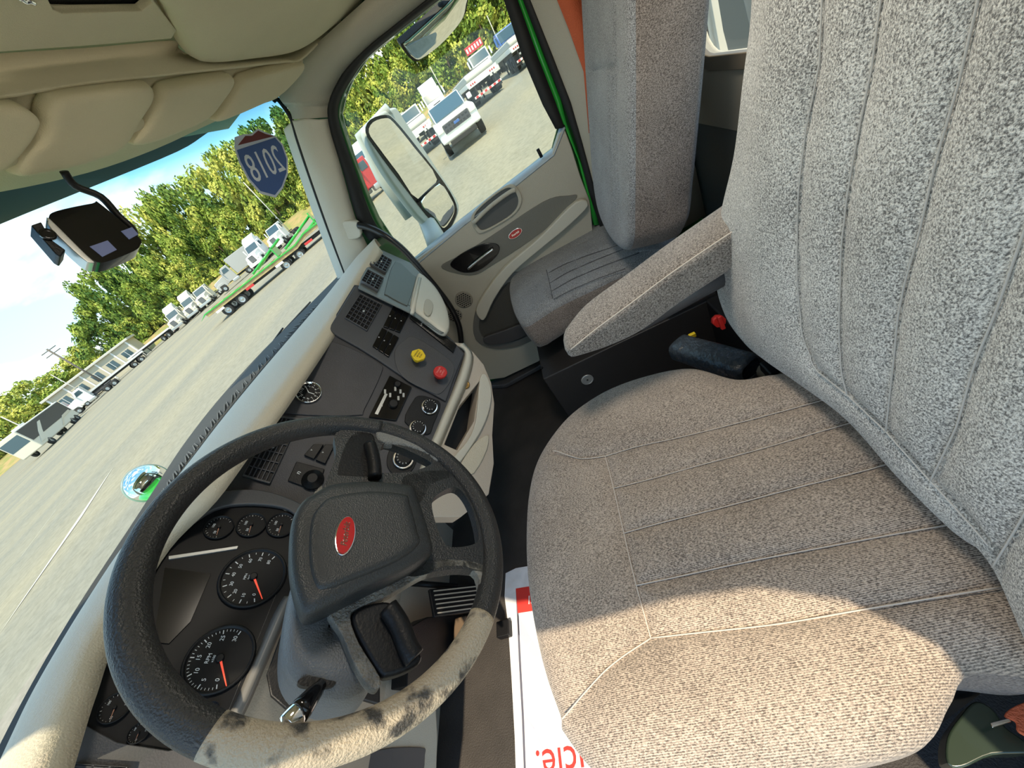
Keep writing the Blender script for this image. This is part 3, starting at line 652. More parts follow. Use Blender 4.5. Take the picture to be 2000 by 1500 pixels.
# switches on the centre panel
def quadP(fr, quad, s, t, h):
    A, B, C, D = [V(q) for q in fr.pts(quad, h)]; return A.lerp(B, s).lerp(D.lerp(C, s), t)
def rocker(fr, quad, n, along, h, m=GLOSS, nm='rocker_switch'):
    for i in range(n):
        f0, f1 = (i+.06)/n, (i+.94)/n
        q = [quadP(fr, quad, f0, .03, h), quadP(fr, quad, f1, .03, h), quadP(fr, quad, f1, .97, h), quadP(fr, quad, f0, .97, h)] if along else [quadP(fr, quad, .03, f0, h), quadP(fr, quad, .97, f0, h), quadP(fr, quad, .97, f1, h), quadP(fr, quad, .03, f1, h)]
        o = plate(nm, fr, [tuple(p) for p in q], m, dash, h-.004, h+.006, bevel=.0015)
        c = (q[0]*.75+q[1]*.75+q[2]*.25+q[3]*.25)/2
        text('switch_icon', random.choice(['=', '+', 'o', 'v', '*', 'x']), fr, c.x, c.y, .009, WHITE, o, h=h+.0066, ext=.0001)
rocker(CP, [(747, 640), (768, 597), (800, 613), (781, 652)], 3, False, .012)
rocker(CP, [(726, 678), (746, 640), (780, 660), (759, 700)], 3, False, .012)
rocker(CP, [(769, 594), (775, 584), (803, 600), (799, 611)], 1, False, .012)
rocker(CP, [(797, 620), (804, 607), (894, 677), (888, 692)], 8, True, .012)
rad_ = CP.pts([(720, 815), (761, 734), (804, 757), (774, 822)], .004)
rd = plate('radio', CP, rad_, GLOSS, dash, 0, .008, bevel=.002)
for (x, y, r) in ((768, 790, .014), (776, 752, .010)): lathe('radio_knob', CP, *CP.px(x, y, .008), [(r, .008), (r, .014), (r*.8, .018)], BLACK, rd, k=20)
for (x, y) in ((782, 765), (788, 772), (778, 778), (772, 760), (752, 765), (745, 790), (762, 772)):
    q = CP.px(x, y, .008); plate('radio_button', CP, rr(q[0], q[1], .014, .006, .001, rot=.5), SILV, rd, .008, .010)
plate('radio_display', CP, CP.pts([(732, 808), (752, 768), (757, 770), (738, 810)], .008), SILV, rd, .008, .0086)
hv = plate('climate_panel', CP, smoothloop(CP.pts([(790, 825), (806, 785), (818, 774), (840, 778), (860, 790), (846, 830), (834, 850)]), 3), BLACK, dash, 0, .006, bevel=.002)
def knob(x, y, r, par, h=.006, ring=CHROME):
    q = CP.px(x, y, h); k = lathe('knob', CP, *q, [(r, h), (r, h+.006), (r*.92, h+.010)], ring, par, k=30)
    lathe('knob_cap', CP, *q, [(r*.82, h+.009), (r*.80, h+.018), (r*.66, h+.021)], BLACK, k, k=30)
    vs = []; fs = []
    for i in range(11):
        a = math.radians(225-27*i); kk = len(vs)
        for rr_, s in ((.55, -1), (.68, -1), (.68, 1), (.55, 1)): vs.append(CP.P(q[0]+r*rr_*math.cos(a)-s*.0006*math.sin(a), q[1]+r*rr_*math.sin(a)+s*.0006*math.cos(a), h+.0215))
        fs.append((kk, kk+1, kk+2, kk+3))
    mk('dial_marks', vs, fs, WHITE, k); return k
knob(838, 796, .026, hv); knob(815, 838, .026, hv)
hq = plate('headlamp_panel', CP, smoothloop(CP.pts([(755, 900), (765, 872), (790, 862), (815, 880), (808, 915), (785, 932), (762, 922)]), 3), BLACK, dash, 0, .004, bevel=.002)
knob(787, 897, .030, hq, .004)
bz = plate('mirror_switch', CP, CP.pts([(562, 940), (579, 902), (634, 917), (620, 961)], .002), BLACK, dash, 0, .006, bevel=.002)
q = CP.px(611, 937, .006); lathe('switch_knob', CP, *q, [(.026, .006), (.024, .012), (.014, .014), (.013, .024), (.011, .026)], BLACK, bz, k=30)
text('switch_icon', 'n', CP, *CP.px(583, 923, .006), .016, WHITE, bz, h=.0065)
rocker(CP, [(592, 890), (612, 868), (656, 868), (636, 909)], 2, False, .004, BLACK)
# brake knobs
kb = plate('brake_basin', CP, smoothloop(CP.pts([(770, 690), (790, 665), (812, 660), (880, 705), (884, 735), (862, 768), (838, 765), (785, 735)], .010), 4), DARK2, dash, .009, .013, holes=[], bevel=.002)
def bknob(x, y, m, nm, k, r, rot, lab, tx):
    q = CP.px(x, y, .045)
    st_ = lathe(nm, CP, *q, [(.009, .012), (.009, .03), (.016, .034), (.016, .040)], m, dash, k=16)
    tag(st_, lab)
    sh = smoothloop([(q[0]+r*math.cos(rot+2*math.pi*i/k), q[1]+r*math.sin(rot+2*math.pi*i/k)) for i in range(k)], 1)
    sh2 = []
    for i in range(k):
        a, b = V(sh[i]), V(sh[(i+1) % k]); sh2 += [tuple(a.lerp(b, .22)), tuple(a.lerp(b, .78))]
    plate('knob_face', CP, sh2, m, st_, .036, .050, bevel=.003)
    for i, s in enumerate(tx): text('knob_lettering', s, CP, q[0], q[1]+.008-.008*i, .0072, mat('print_dark', (.05, .03, .02), .5) if m is YEL else mat('print_pale', (.8, .35, .3), .5), st_, h=.0503, rot=0, ext=.0001)
bknob(817, 694, YEL, 'parking_brake_knob', 4, .029, math.radians(10), 'yellow diamond shaped push knob', ('PARKING', 'BRAKE', 'PUSH'))
bknob(860, 727, REDK, 'trailer_air_knob', 8, .0235, math.radians(22), 'red eight sided push knob', ('TRAILER', 'AIR', 'SUPPLY'))
# lower console
LC = Fr(CP.P(0, 0, -.012), CP.u, CP.v)
con = plate('console_body', LC, LC.pts([(880, 668), (905, 670), (925, 688), (945, 712), (960, 748), (966, 788), (962, 850), (965, 905), (955, 965), (900, 1010), (780, 1010), (850, 862), (903, 700)]), mat('console_tan', (.56, .48, .39), .55, bump=.15, bs=350), dash, -.10, 0, holes=[LC.pts([(937, 744), (926, 822), (893, 879), (868, 868), (898, 792)])], bevel=.003)
plate('pocket_inside', LC, LC.pts([(940, 735), (935, 822), (893, 890), (860, 868), (892, 785)]), BLACK, con, -.098, -.09)
cs = smoothloop([(893, 676), (907, 690), (893, 740), (868, 800), (842, 862), (815, 925), (790, 985)], 4, False)
cs2 = smoothloop([(906, 668), (925, 694), (914, 745), (888, 806), (860, 872), (832, 940), (806, 1000)], 4, False)
loft('console_rail', [[CP.P(*CP.px(x, y), -.004) for x, y in cs], [CP.P(*CP.px((x+a)/2, (y+b)/2, .016), .016) for (x, y), (a, b) in zip(cs, cs2)], [CP.P(*CP.px(x, y), -.008) for x, y in cs2]], GRYL, dash, .004)
plate('pocket_edge', LC, smoothloop(LC.pts([(936, 742), (948, 735), (958, 765), (955, 800), (940, 840), (915, 880), (893, 908), (885, 895), (912, 862), (928, 822)]), 3), GRYL, dash, 0, .012, bevel=.004)
plate('console_door', LC, smoothloop(LC.pts([(952, 850), (950, 880), (925, 925), (905, 922), (900, 905), (925, 868)]), 3), TANP, dash, 0, .006, bevel=.003)
tag(lathe('lighter_socket', LC, *LC.px(908, 752), [(.016, 0), (.016, .006), (.011, .006), (.010, .002)], mat('brass', (.5, .3, .1), .4, .8), dash, k=20), 'brass coloured lighter socket')
# passenger side of the dash
pd = plate('passenger_panel', PD, PD.pts([(737, 484), (706, 540), (700, 562), (750, 586), (798, 609), (862, 650), (876, 648), (876, 620), (866, 590), (845, 556), (800, 512)]), mat('dash_teal_grey', (.14, .155, .15), .38, bump=.1, bs=500), dash, -.006, 0, bevel=.003)
vent(PD, [(723, 517), (736, 495), (764, 511), (752, 534)], 4, 3, .004)
vent(PD, [(706, 551), (718, 530), (748, 546), (737, 569)], 4, 3, .004)
plate('panel_face', PD, smoothloop(PD.pts([(772, 512), (806, 538), (812, 546), (798, 592), (790, 596), (756, 578), (752, 568)]), 3), mat('face_teal', (.09, .105, .10), .45), dash, 0, .004, bevel=.002)
gb, _, _ = pillow('glovebox_door', PD, PD.pts([(812, 546), (820, 536), (848, 562), (868, 596), (877, 628), (875, 648), (860, 646), (836, 628), (808, 607), (801, 597)]), .015, .02, GRYL, dash, pw=8, N=120, Rr=20, smoothk=4)
plate('glovebox_latch', PD, smoothloop(PD.pts([(830, 588), (838, 586), (846, 597), (840, 617), (828, 610)], .015), 3), GRYP, gb, .013, .019, bevel=.002)
tube('glovebox_edge', [PD.P(*PD.px(x, y, .012), .012) for x, y in [(820, 544), (812, 580), (805, 612)]], .007, GRYL, dash)
# knee panels under the dash
kp = []
for (yy, zz) in ((.80, .84), (.83, .70), (.90, .52), (.99, .30), (1.02, .0)): kp.append([V((x, yy, zz)) for x in (-1.0, -.75, -.5, -.25, 0, .12)])
tag(loft('knee_panel', kp, mat('knee_tan', (.44, .39, .32), .6, bump=.15, bs=300), dash, .01, smooth=False), 'tan lower panel')
kp = []
for (yy, zz) in ((.72, .86), (.66, .70), (.72, .52), (1.02, .42), (1.12, .0)): kp.append([V((x, yy+.12*(x-.3), zz)) for x in (.12, .4, .7, .96)])
loft('passenger_knee_panel', kp, mat('knee_grey', (.20, .19, .175), .6), dash, .01, smooth=True)
# the kick panel beside the driver's feet, with its pocket
kk = Fr((-.62, .90, 0), (1, -.0, 0), (0, .25, 1))
plate('kick_panel', kk, kk.pts([(640, 1390), (852, 1376), (856, 1440), (850, 1600), (380, 1600), (430, 1480)]), GRYP, dash, -.03, 0, bevel=.006)
plate('kick_pocket', kk, smoothloop(kk.pts([(690, 1500), (735, 1465), (820, 1460), (828, 1475), (810, 1540), (690, 1560)]), 3), DARK2, dash, 0, .006, bevel=.004)

fw = [UY(x, y, .90) for x, y in [(800, 1225), (835, 1205), (900, 1200), (955, 1210), (965, 1262), (905, 1318), (845, 1345), (795, 1340)]]  # black plate painting the shade of the footwell behind the pedals
mk('footwell_shade', fw+[p+V((0, .06, 0)) for p in fw], [tuple(range(8)), tuple(range(8, 16))]+[(i, (i+1) % 8, 8+(i+1) % 8, 8+i) for i in range(8)], BLACK, dash, bevel=.003)

# ---------------------------------------------------------------- grab handle on the passenger pillar
gh = empty('grab_handle', UX(700, 450, .94), 'black curved grab handle from the passenger pillar down beside the glovebox', 'grab handle')
pth = [UX(x, y, X) for x, y, X in [(700, 440, .925), (722, 445, .91), (755, 462, .89), (790, 490, .88), (825, 530, .86), (852, 562, .85), (880, 600, .84), (896, 635, .84), (901, 670, .84), (901, 705, .84)]]
tube('bar', smoothloop(pth, 5, False), .0145, mat('handle_black', (.015, .015, .016), .28), gh)
MF = Fr((.945, 0, 0), (0, -1, 0), (0, 0, 1))
plate('mount', MF, smoothloop(MF.pts([(668, 432), (696, 430), (704, 440), (706, 460), (684, 466), (674, 458)]), 3), GRYL, gh, -.01, .02, bevel=.006)

# ---------------------------------------------------------------- steering wheel
s_, t_ = .0569, .9314
wn = V((math.sin(s_), -math.sin(t_)*math.cos(s_), math.cos(t_)*math.cos(s_)))
wu = (V((1, 0, 0))-wn*wn.x).normalized(); WC = V((-.5192, .4392, .9753))
SW = Fr(WC, wu, wn.cross(wu))
swo = empty('steering_wheel', WC, 'black worn steering wheel with oval red badge on its hub', 'steering wheel')
WHL = mat('wheel_leather', (.017, .017, .018), .40, bump=.35, bs=420, col2=(.028, .027, .026), vs=4, thr=(.3, .7))
WRN_SUN = mat('wheel_worn_sunlit', (.46, .385, .28), .65, bump=.5, bs=380, col2=(.06, .055, .048), vs=34, vdetail=10, thr=(.36, .47))
def rimarc(name, a0, a1, m, R_=.2185, r=.0178, k=90, h=0):
    pts = [SW.P(R_*math.cos(a0+(a1-a0)*i/k), R_*math.sin(a0+(a1-a0)*i/k), h) for i in range(k+1)]
    return tube(name, pts, [r*(1+.0*math.sin(i)) for i in range(k+1)], m, swo, k=20)
def wang(x, y): a, b = SW.px(x, y); return math.atan2(b, a)
rimarc('rim', 0, 2*math.pi, WHL, k=160)
hub_px = [(612, 968), (648, 950), (720, 944), (800, 952), (812, 968), (830, 1020), (843, 1068), (838, 1085), (800, 1112), (720, 1150), (640, 1190), (600, 1205), (585, 1190), (570, 1140), (565, 1085), (570, 1020), (588, 985)]
hh_ = .030
pillow('hub_cover', Fr(SW.P(0, 0, hh_), SW.u, SW.v), Fr(SW.P(0, 0, hh_), SW.u, SW.v).pts(hub_px), .016, .03, mat('hub_black', (.026, .028, .029), .38, bump=.25, bs=600), swo, pw=7, N=140, Rr=40, smoothk=4,
       disp=None)
H2 = Fr(SW.P(0, 0, hh_), SW.u, SW.v)
inner_px = [(650, 972), (720, 962), (790, 968), (800, 985), (815, 1040), (818, 1065), (780, 1095), (700, 1130), (632, 1155), (612, 1140), (602, 1090), (606, 1020), (625, 988)]
pillow('hub_pad', Fr(SW.P(0, 0, hh_+.012), SW.u, SW.v), Fr(SW.P(0, 0, hh_+.012), SW.u, SW.v).pts(inner_px), .008, .004, MATS['hub_black'], swo, pw=14, N=120, Rr=24, smoothk=4)
H3 = Fr(SW.P(0, 0, hh_+.019), SW.u, SW.v)
bc = H3.px(674, 1047); b1 = H3.px(668, 1085); b2 = H3.px(680, 1009)
brot = math.atan2(b2[1]-b1[1], b2[0]-b1[0]); bl_ = rpx(H3, (668, 1085), (680, 1009))/2; bw = rpx(H3, (654, 1050), (694, 1044))/2
badge(H3, bc, bl_, bw, brot, .0, swo, bl_*.50)
# four spokes as webs between hub and rim
def web(name, pxs, m, h0=-.012, h1=.006, hole=None, sm=4, bev=.006):
    q = SW.pts(pxs); hs = [smoothloop(SW.pts(h_), 4) for h_ in (hole if isinstance(hole[0], list) else [hole])] if hole else []
    return plate(name, SW, smoothloop(q, sm), m, swo, h0, h1, holes=hs, bevel=bev if not hole else 0)
SPK = mat('spoke_black', (.020, .021, .022), .38, bump=.3, bs=420)
SPW = mat('spoke_worn', (.26, .24, .20), .5, bump=.5, bs=300, col2=(.10, .095, .085), vs=18, thr=(.35, .55))
web('spoke', [(655, 850), (700, 842), (740, 848), (830, 868), (870, 905), (905, 920), (880, 935), (840, 950), (820, 985), (790, 1000), (700, 1000), (620, 1010), (618, 985), (640, 935), (655, 890)], SPK,
    hole=[[(683, 862), (702, 852), (722, 852), (727, 880), (730, 915), (722, 934), (668, 934), (658, 928), (668, 890)], [(745, 872), (778, 877), (806, 889), (838, 906), (836, 913), (802, 925), (758, 928), (742, 922)]])
web('spoke', [(735, 846), (780, 846), (835, 866), (868, 890), (868, 905), (850, 905), (830, 890), (790, 876), (742, 868)], mat('spoke_grey', (.22, .225, .22), .4, bump=.6, bs=300), -.01, .010)
web('spoke', [(800, 930), (880, 925), (930, 965), (952, 1000), (968, 1080), (965, 1120), (900, 1115), (850, 1120), (800, 1130), (780, 1100), (780, 960)], SPK,
    hole=[(842, 985), (855, 968), (885, 955), (905, 970), (922, 1005), (932, 1050), (928, 1064), (900, 1072), (872, 1070), (856, 1045), (845, 1012)])
web('spoke', [(640, 1190), (700, 1150), (780, 1110), (850, 1095), (925, 1100), (955, 1120), (950, 1150), (938, 1160), (930, 1125), (905, 1112), (870, 1112), (820, 1130), (760, 1165), (700, 1190), (683, 1210), (700, 1260), (740, 1325), (735, 1350), (715, 1340), (690, 1300), (665, 1240)], SPW, bev=.004, sm=3)
web('switch_pod', [(668, 880), (690, 850), (712, 848), (732, 860), (735, 930), (700, 936), (664, 934), (656, 928)], BLACK, -.012, .006)
tube('cruise_paddle', smoothloop([SW.P(*SW.px(x, y, .014), .014) for x, y in [(722, 868), (728, 890), (732, 915), (732, 932)]], 4, False), .011, BLACK, swo)
web('switch_pod', [(686, 1208), (702, 1190), (745, 1178), (770, 1188), (790, 1240), (822, 1285), (800, 1310), (760, 1325), (742, 1322), (715, 1280), (692, 1235)], BLACK, -.012, .008)
tube('cruise_paddle', smoothloop([SW.P(*SW.px(x, y, .018), .018) for x, y in [(758, 1186), (780, 1220), (798, 1265), (810, 1285)]], 4, False), .012, BLACK, swo)
# worn rim skin; its tan colour also holds painted sunlight
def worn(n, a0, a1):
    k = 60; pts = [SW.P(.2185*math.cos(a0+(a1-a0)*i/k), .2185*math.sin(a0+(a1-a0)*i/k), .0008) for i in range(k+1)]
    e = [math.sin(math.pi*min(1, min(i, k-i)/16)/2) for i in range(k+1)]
    tag(tube(n, pts, [.0181+.0004*q for q in e], WRN_SUN, swo, k=28), 'tan worn stretch of the rim with sunlight in its colour')
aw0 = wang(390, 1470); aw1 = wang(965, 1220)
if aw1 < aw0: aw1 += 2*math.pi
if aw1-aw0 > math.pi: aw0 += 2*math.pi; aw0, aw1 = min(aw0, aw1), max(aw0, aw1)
worn('worn_sunlit_rim', aw0, aw1)
# column shroud behind the wheel
col_ = empty('steering_column', WC-wn*.12, 'grey steering column shroud with a turn signal stalk', 'steering column')
def sq(w_, h_, n=24, e=4.):
    out = []
    for i in range(n*2):
        a = math.pi*i/n; c, s = math.cos(a), math.sin(a); out.append((w_*abs(c)**(2/e)*(1 if c > 0 else -1), h_*abs(s)**(2/e)*(1 if s > 0 else -1)))
    return out
cur = []
for d, sc_, pxs in ((-.016, .02, None), (-.018, .75, None), (-.030, .95, None), (-.05, 1., None), (-.10, 1., None), (-.125, .93, None), (-.13, .4, None), (-.131, .02, None)):
    q = SW.pts([(565, 1170), (548, 1260), (550, 1325), (575, 1362), (612, 1385), (665, 1392), (702, 1372), (722, 1330), (714, 1240), (690, 1150), (640, 1100), (590, 1110)], -.07)
    q = smoothloop(q, 4); cq = np.mean(q, axis=0)
    cur.append([SW.P(cq[0]+(x-cq[0])*sc_, cq[1]+(y-cq[1])*sc_, d) for x, y in q])
loft('shroud', cur, mat('shroud_grey', (.13, .135, .14), .36, bump=.3, bs=500), col_, .002, closed=True)
sm_ = [SW.P(*SW.px(x, y, -.018+o), -.018+o) for x, y, o in [(628, 1240, 0), (622, 1290, -.004), (618, 1330, -.014)]]
plate('stalk_slot', SW, smoothloop(SW.pts([(582, 1330), (600, 1322), (650, 1330), (654, 1338), (640, 1344), (600, 1342), (584, 1338)], -.02), 3), BLACK, col_, -.028, -.018)
cur = [[SW.P(a, b-.03, d) for a, b in sq(w_, h_)] for d, w_, h_ in ((-.13, .05, .05), (-.30, .06, .06))]
loft('boot', cur, BLACK, col_, .002, closed=True)
sp0 = SW.P(*SW.px(628, 1336, -.020), -.020); sp1 = SW.P(*SW.px(580, 1396, -.004), -.004); sp2 = SW.P(*SW.px(556, 1418, .0), .0)
tube('stalk', [sp0, sp0.lerp(sp1, .3), sp0.lerp(sp1, .8), sp1], [.006, .0085, .0115, .0115], GLOSS, col_, k=18)
tag(tube('stalk_tip', [sp1, sp1.lerp(sp2, .15), sp1.lerp(sp2, .9), sp2], [.012, .012, .010, .009], CHROME, col_, k=18), 'chrome collar at the stalk end')

# ---------------------------------------------------------------- driver's seat
ds = empty('driver_seat', (-.48, 0, 0), 'large grey ribbed fabric driver seat in the foreground', 'seat')
SF = Fr((-.48, 0, .625), (1, 0, 0), (0, 1, .035)); T1 = .05
co = SF.pts([(1440, 741), (1350, 719), (1265, 733), (1185, 762), (1120, 804), (1078, 850), (1046, 905), (1030, 970), (1025, 1060), (1030, 1150), (1046, 1250), (1066, 1330), (1092, 1405)], .018) + [(-.235, .290), (-.285, .24), (-.30, .15), (-.298, .02)] + SF.pts([(1790, 1465), (1855, 1378), (1900, 1318)], .0) + [(-.25, -.27), (-.18, -.345), (0, -.36), (.14, -.35), (.20, -.31), (.228, -.25)]
seamA = [(1082, 880), (1130, 893), (1180, 888), (1250, 868), (1400, 832), (1640, 768)]
seamX = [(1180, 888), (1195, 945), (1215, 1035), (1240, 1140), (1268, 1243)]
seamB = [(1195, 950), (1400, 895), (1600, 838), (1680, 815)]
seamC = [(1215, 1037), (1450, 975), (1700, 910), (1780, 885)]
seamD = [(1240, 1140), (1450, 1095), (1700, 1047), (1880, 1015)]
seamE = [(1268, 1243), (1500, 1218), (1700, 1185), (1960, 1142)]
seamF = [(1268, 1243), (1200, 1290), (1150, 1340), (1098, 1405)]
SS = [SF.pts(s, T1) for s in (seamA, seamX, seamB, seamC, seamD, seamE, seamF)]
def cdisp(x, y):
    b = .020*math.exp(-((x+.275)/.06)**2) + .010*math.exp(-((x-.24)/.07)**2)
    return b+.004*math.sin(x*40+1)*math.sin(y*31)*.4
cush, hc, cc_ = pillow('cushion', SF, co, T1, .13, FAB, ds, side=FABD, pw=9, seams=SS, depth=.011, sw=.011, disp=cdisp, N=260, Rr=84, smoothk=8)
def seamtube(nm, fr, s, hf, cc2, co2, m, par, r=.0013, off=.0):
    pts = []
    for a, b in smoothloop(s, 6, False):
        p = V((a, b)); pts.append(fr.P(a, b, hf(p, 0.3)+off))
    return tube(nm, pts, r, m, par, k=6)
for s in SS: seamtube('stitching', SF, s, hc, None, None, THREAD, ds, off=.003, r=.0010)
BF = Fr((-.50, -.285, .70), (-1, 0, 0), (0, -math.sin(math.radians(10)), math.cos(math.radians(10)))); T2 = .055
bo = BF.pts([(1480, -20), (1462, 130), (1442, 290), (1416, 400), (1402, 480), (1403, 560), (1424, 625), (1462, 676), (1500, 706)], .02)
bo = [(bo[0][0]+.02, .75), (bo[0][0]-.005, .62)] + bo
bo += BF.pts([(1545, 762), (1640, 838), (1745, 960), (1850, 1068), (1925, 1135)], .040)
bo += [(.295, -.10), (.305, 0), (.30, .12), (.29, .35), (.27, .60), (.22, .74), (.05, .80), (-.12, .80)]
bs = [[(1603, -40), (1597, 124), (1572, 279), (1557, 465), (1557, 620), (1572, 697), (1590, 735)],
      [(1709, -40), (1690, 140), (1668, 263), (1643, 434), (1634, 558), (1631, 697), (1642, 775)],
      [(1900, -40), (1857, 170), (1820, 310), (1789, 450), (1752, 589), (1736, 697), (1716, 846)],
      [(2110, 100), (1981, 480), (1938, 605), (1888, 728), (1854, 837), (1800, 945)],
      [(1585, 728), (1643, 775), (1716, 846), (1767, 905), (1830, 975), (1915, 1070)],
      [(2200, 480), (2080, 800), (1990, 1000), (1925, 1110)]]
BS = [BF.pts(s, T2) for s in bs]
def bdisp(x, y): return .030*math.exp(-((abs(x)-.25)/.06)**2)*(1 if x > 0 else .35)+.006*math.exp(-((y-.3)/.2)**2)
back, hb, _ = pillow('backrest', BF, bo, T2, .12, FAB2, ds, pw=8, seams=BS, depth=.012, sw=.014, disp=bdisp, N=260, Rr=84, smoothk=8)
for s in BS: seamtube('stitching', BF, s, hb, None, None, THREADB, ds, off=.0028, r=.0010)
box('pedestal', (-.50, -.02, .27), (.44, .46, .50), BLACK, ds, bevel=.03)
# right armrest
E1 = [UZ(x, y, z) for x, y, z in [(1103, 640, .875), (1140, 590, .885), (1210, 536, .895), (1310, 462, .905), (1420, 385, .92), (1470, 350, .925)]]
E2 = [UZ(x, y, z) for x, y, z in [(1113, 680, .87), (1165, 638, .88), (1230, 590, .89), (1310, 530, .90), (1420, 455, .915), (1470, 425, .92)]]
dz = [.030, .065, .085, .085, .085, .085]
rings = []
def aring(a, b, h, sc_=1.):
    c = (a+b)/2-V((0, 0, h/2)); hu = (a-b)/2; out = []
    for i in range(28):
        th = 2*math.pi*i/28; x = abs(math.cos(th))**(2/4.5)*(1 if math.cos(th) > 0 else -1); y = abs(math.sin(th))**(2/4.5)*(1 if math.sin(th) > 0 else -1)
        out.append(c+hu*x*sc_+V((0, 0, h/2))*y*sc_)
    return out
e1 = [V(p) for p in smoothloop([tuple(q) for q in E1], 4, False)]; e2 = [V(p) for p in smoothloop([tuple(q) for q in E2], 4, False)]; hz = [p[0] for p in smoothloop([(q, 0) for q in dz], 4, False)]
tipd = ((e1[0]-e1[1])+(e2[0]-e2[1])).normalized()
for k, off in ((.15, .016), (.55, .013), (.8, .008)): rings.append([p+tipd*off for p in aring(e1[0], e2[0], hz[0], k)])
for a, b, h in zip(e1, e2, hz): rings.append(aring(a, b, h))
arm = empty('x', e1[0]); bpy.data.objects.remove(arm)
loft('armrest', rings, FABA, ds, .0001, closed=True)
tube('stitching', [b+V((0, 0, -.004))+(b-a).normalized()*.0 for a, b in zip(e1, e2)], .0014, THREAD, ds, k=6)
tube('armrest_bracket', [(e1[8]+e2[8])/2-V((-.01, 0, .10)), (e1[-1]+e2[-1])/2-V((0, 0, .12))], .022, DARK2, ds)
# side cover and buckle by the door
sc_f = Fr((-.80, -.2, .50), (1, 0, 0), (0, 1, 0))
plate('side_cover', sc_f, smoothloop(sc_f.pts([(1850, 1440), (1875, 1400), (1905, 1370), (1940, 1385), (1965, 1420), (2000, 1445), (2020, 1470), (1940, 1475), (1880, 1500), (1850, 1490)]), 4), mat('cover_green_black', (.025, .04, .025), .25, coat=.5), ds, -.06, 0, bevel=.008)
bk = empty('belt_buckle', sc_f.P(*sc_f.px(1985, 1405)), 'orange webbing and chrome tongue of the driver seat belt at the lower right edge', 'seat belt')
plate('webbing', sc_f, smoothloop(sc_f.pts([(1962, 1398), (1985, 1378), (2030, 1372), (2030, 1440), (1990, 1430), (1985, 1410)], .03), 3), mat('orange_webbing', (.62, .13, .05), .8), bk, .025, .032, bevel=.002)
plate('tongue', sc_f, sc_f.pts([(1934, 1412), (1970, 1403), (1976, 1410), (1938, 1422)], .03), CHROME, bk, .027, .031, bevel=.0008)
# ---------------------------------------------------------------- passenger seat
ps = empty('passenger_seat', (.62, 0, 0), 'smaller grey fabric passenger seat with black base box beside the door', 'seat')
PF = Fr((.6, 0, .565), (1, 0, 0), (0, 1, .03)); T3 = .035
pc = PF.pts([(1022, 634), (1002, 606), (994, 562), (1004, 532), (1030, 497), (1078, 464), (1138, 438), (1205, 424)], .012) + [(.36, -.30), (.2, -.37), (0, -.38), (-.15, -.36)] + PF.pts([(1300, 495), (1215, 531), (1150, 562), (1085, 594), (1048, 618)], .02)
pss = [[(1066, 525), (1072, 550), (1078, 580)], [(1070, 531), (1120, 507), (1208, 476)], [(1074, 550), (1130, 520), (1238, 476)], [(1077, 566), (1140, 533), (1247, 491)], [(1080, 582), (1140, 553), (1220, 522)], [(1007, 538), (1035, 528), (1066, 525), (1100, 490), (1160, 460)], [(1030, 625), (1052, 600), (1080, 582)]]
PS = [PF.pts(s, T3) for s in pss]
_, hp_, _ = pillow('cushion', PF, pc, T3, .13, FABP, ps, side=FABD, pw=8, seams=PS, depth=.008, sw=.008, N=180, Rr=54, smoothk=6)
for s in PS[:5]: seamtube('stitching', PF, s, hp_, None, None, mat('thread_dark', (.10, .10, .11), .9), ps, off=.002, r=.0015)
PB = Fr((.345, -.205, .87), (-1, 0, 0), (0, -.31, .95)); PB = Fr(PB.P(0, 0, -.03), PB.u, PB.v)
lft = [(-.005, -.05), (0, .1), (0, .3), (-.01, .5), (-.03, .62)]
pb = [(-.01, -.12), (-.003, -.04), (0, .1), (0, .3), (-.012, .5), (-.05, .64), (-.25, .68), (-.45, .64), (-.49, .5), (-.50, .3), (-.50, .1), (-.49, -.06), (-.42, -.16), (-.25, -.2), (-.08, -.18)]
pbs = [[(-.10, .60), (-.11, .30), (-.12, .1), (-.10, -.1)], [(-.14, .28), (-.15, .1), (-.13, -.1)], [(-.18, .28), (-.19, .1), (-.17, -.1)], [(-.09, .30), (-.25, .30), (-.40, .30)]]
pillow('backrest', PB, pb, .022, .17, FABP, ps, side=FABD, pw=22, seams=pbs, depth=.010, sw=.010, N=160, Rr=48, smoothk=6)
bb = box('base_box', (.685, -.05, .175), (.53, .74, .35), mat('box_charcoal', (.028, .026, .026), .45, bump=.1, bs=300), ps, bevel=.006)
XB = Fr((.418, 0, 0), (0, -1, 0), (0, 0, 1))
dsc = lathe('latch_disc', XB, *XB.px(1147, 741), [(.027, 0), (.027, .004), (.023, .006), (.021, .004)], SILV, ps, k=32)
lathe('keyhole', XB, *XB.px(1147, 741), [(.004, .0045), (.003, .0065)], BLACK, dsc, k=12)
for p in ((1058, 719),): lathe('bolt_head', Fr((0, 0, .351), (1, 0, 0), (0, 1, 0)), *Fr((0, 0, .351), (1, 0, 0), (0, 1, 0)).px(*p), [(.008, 0), (.007, .004)], BLACK, ps, k=6)
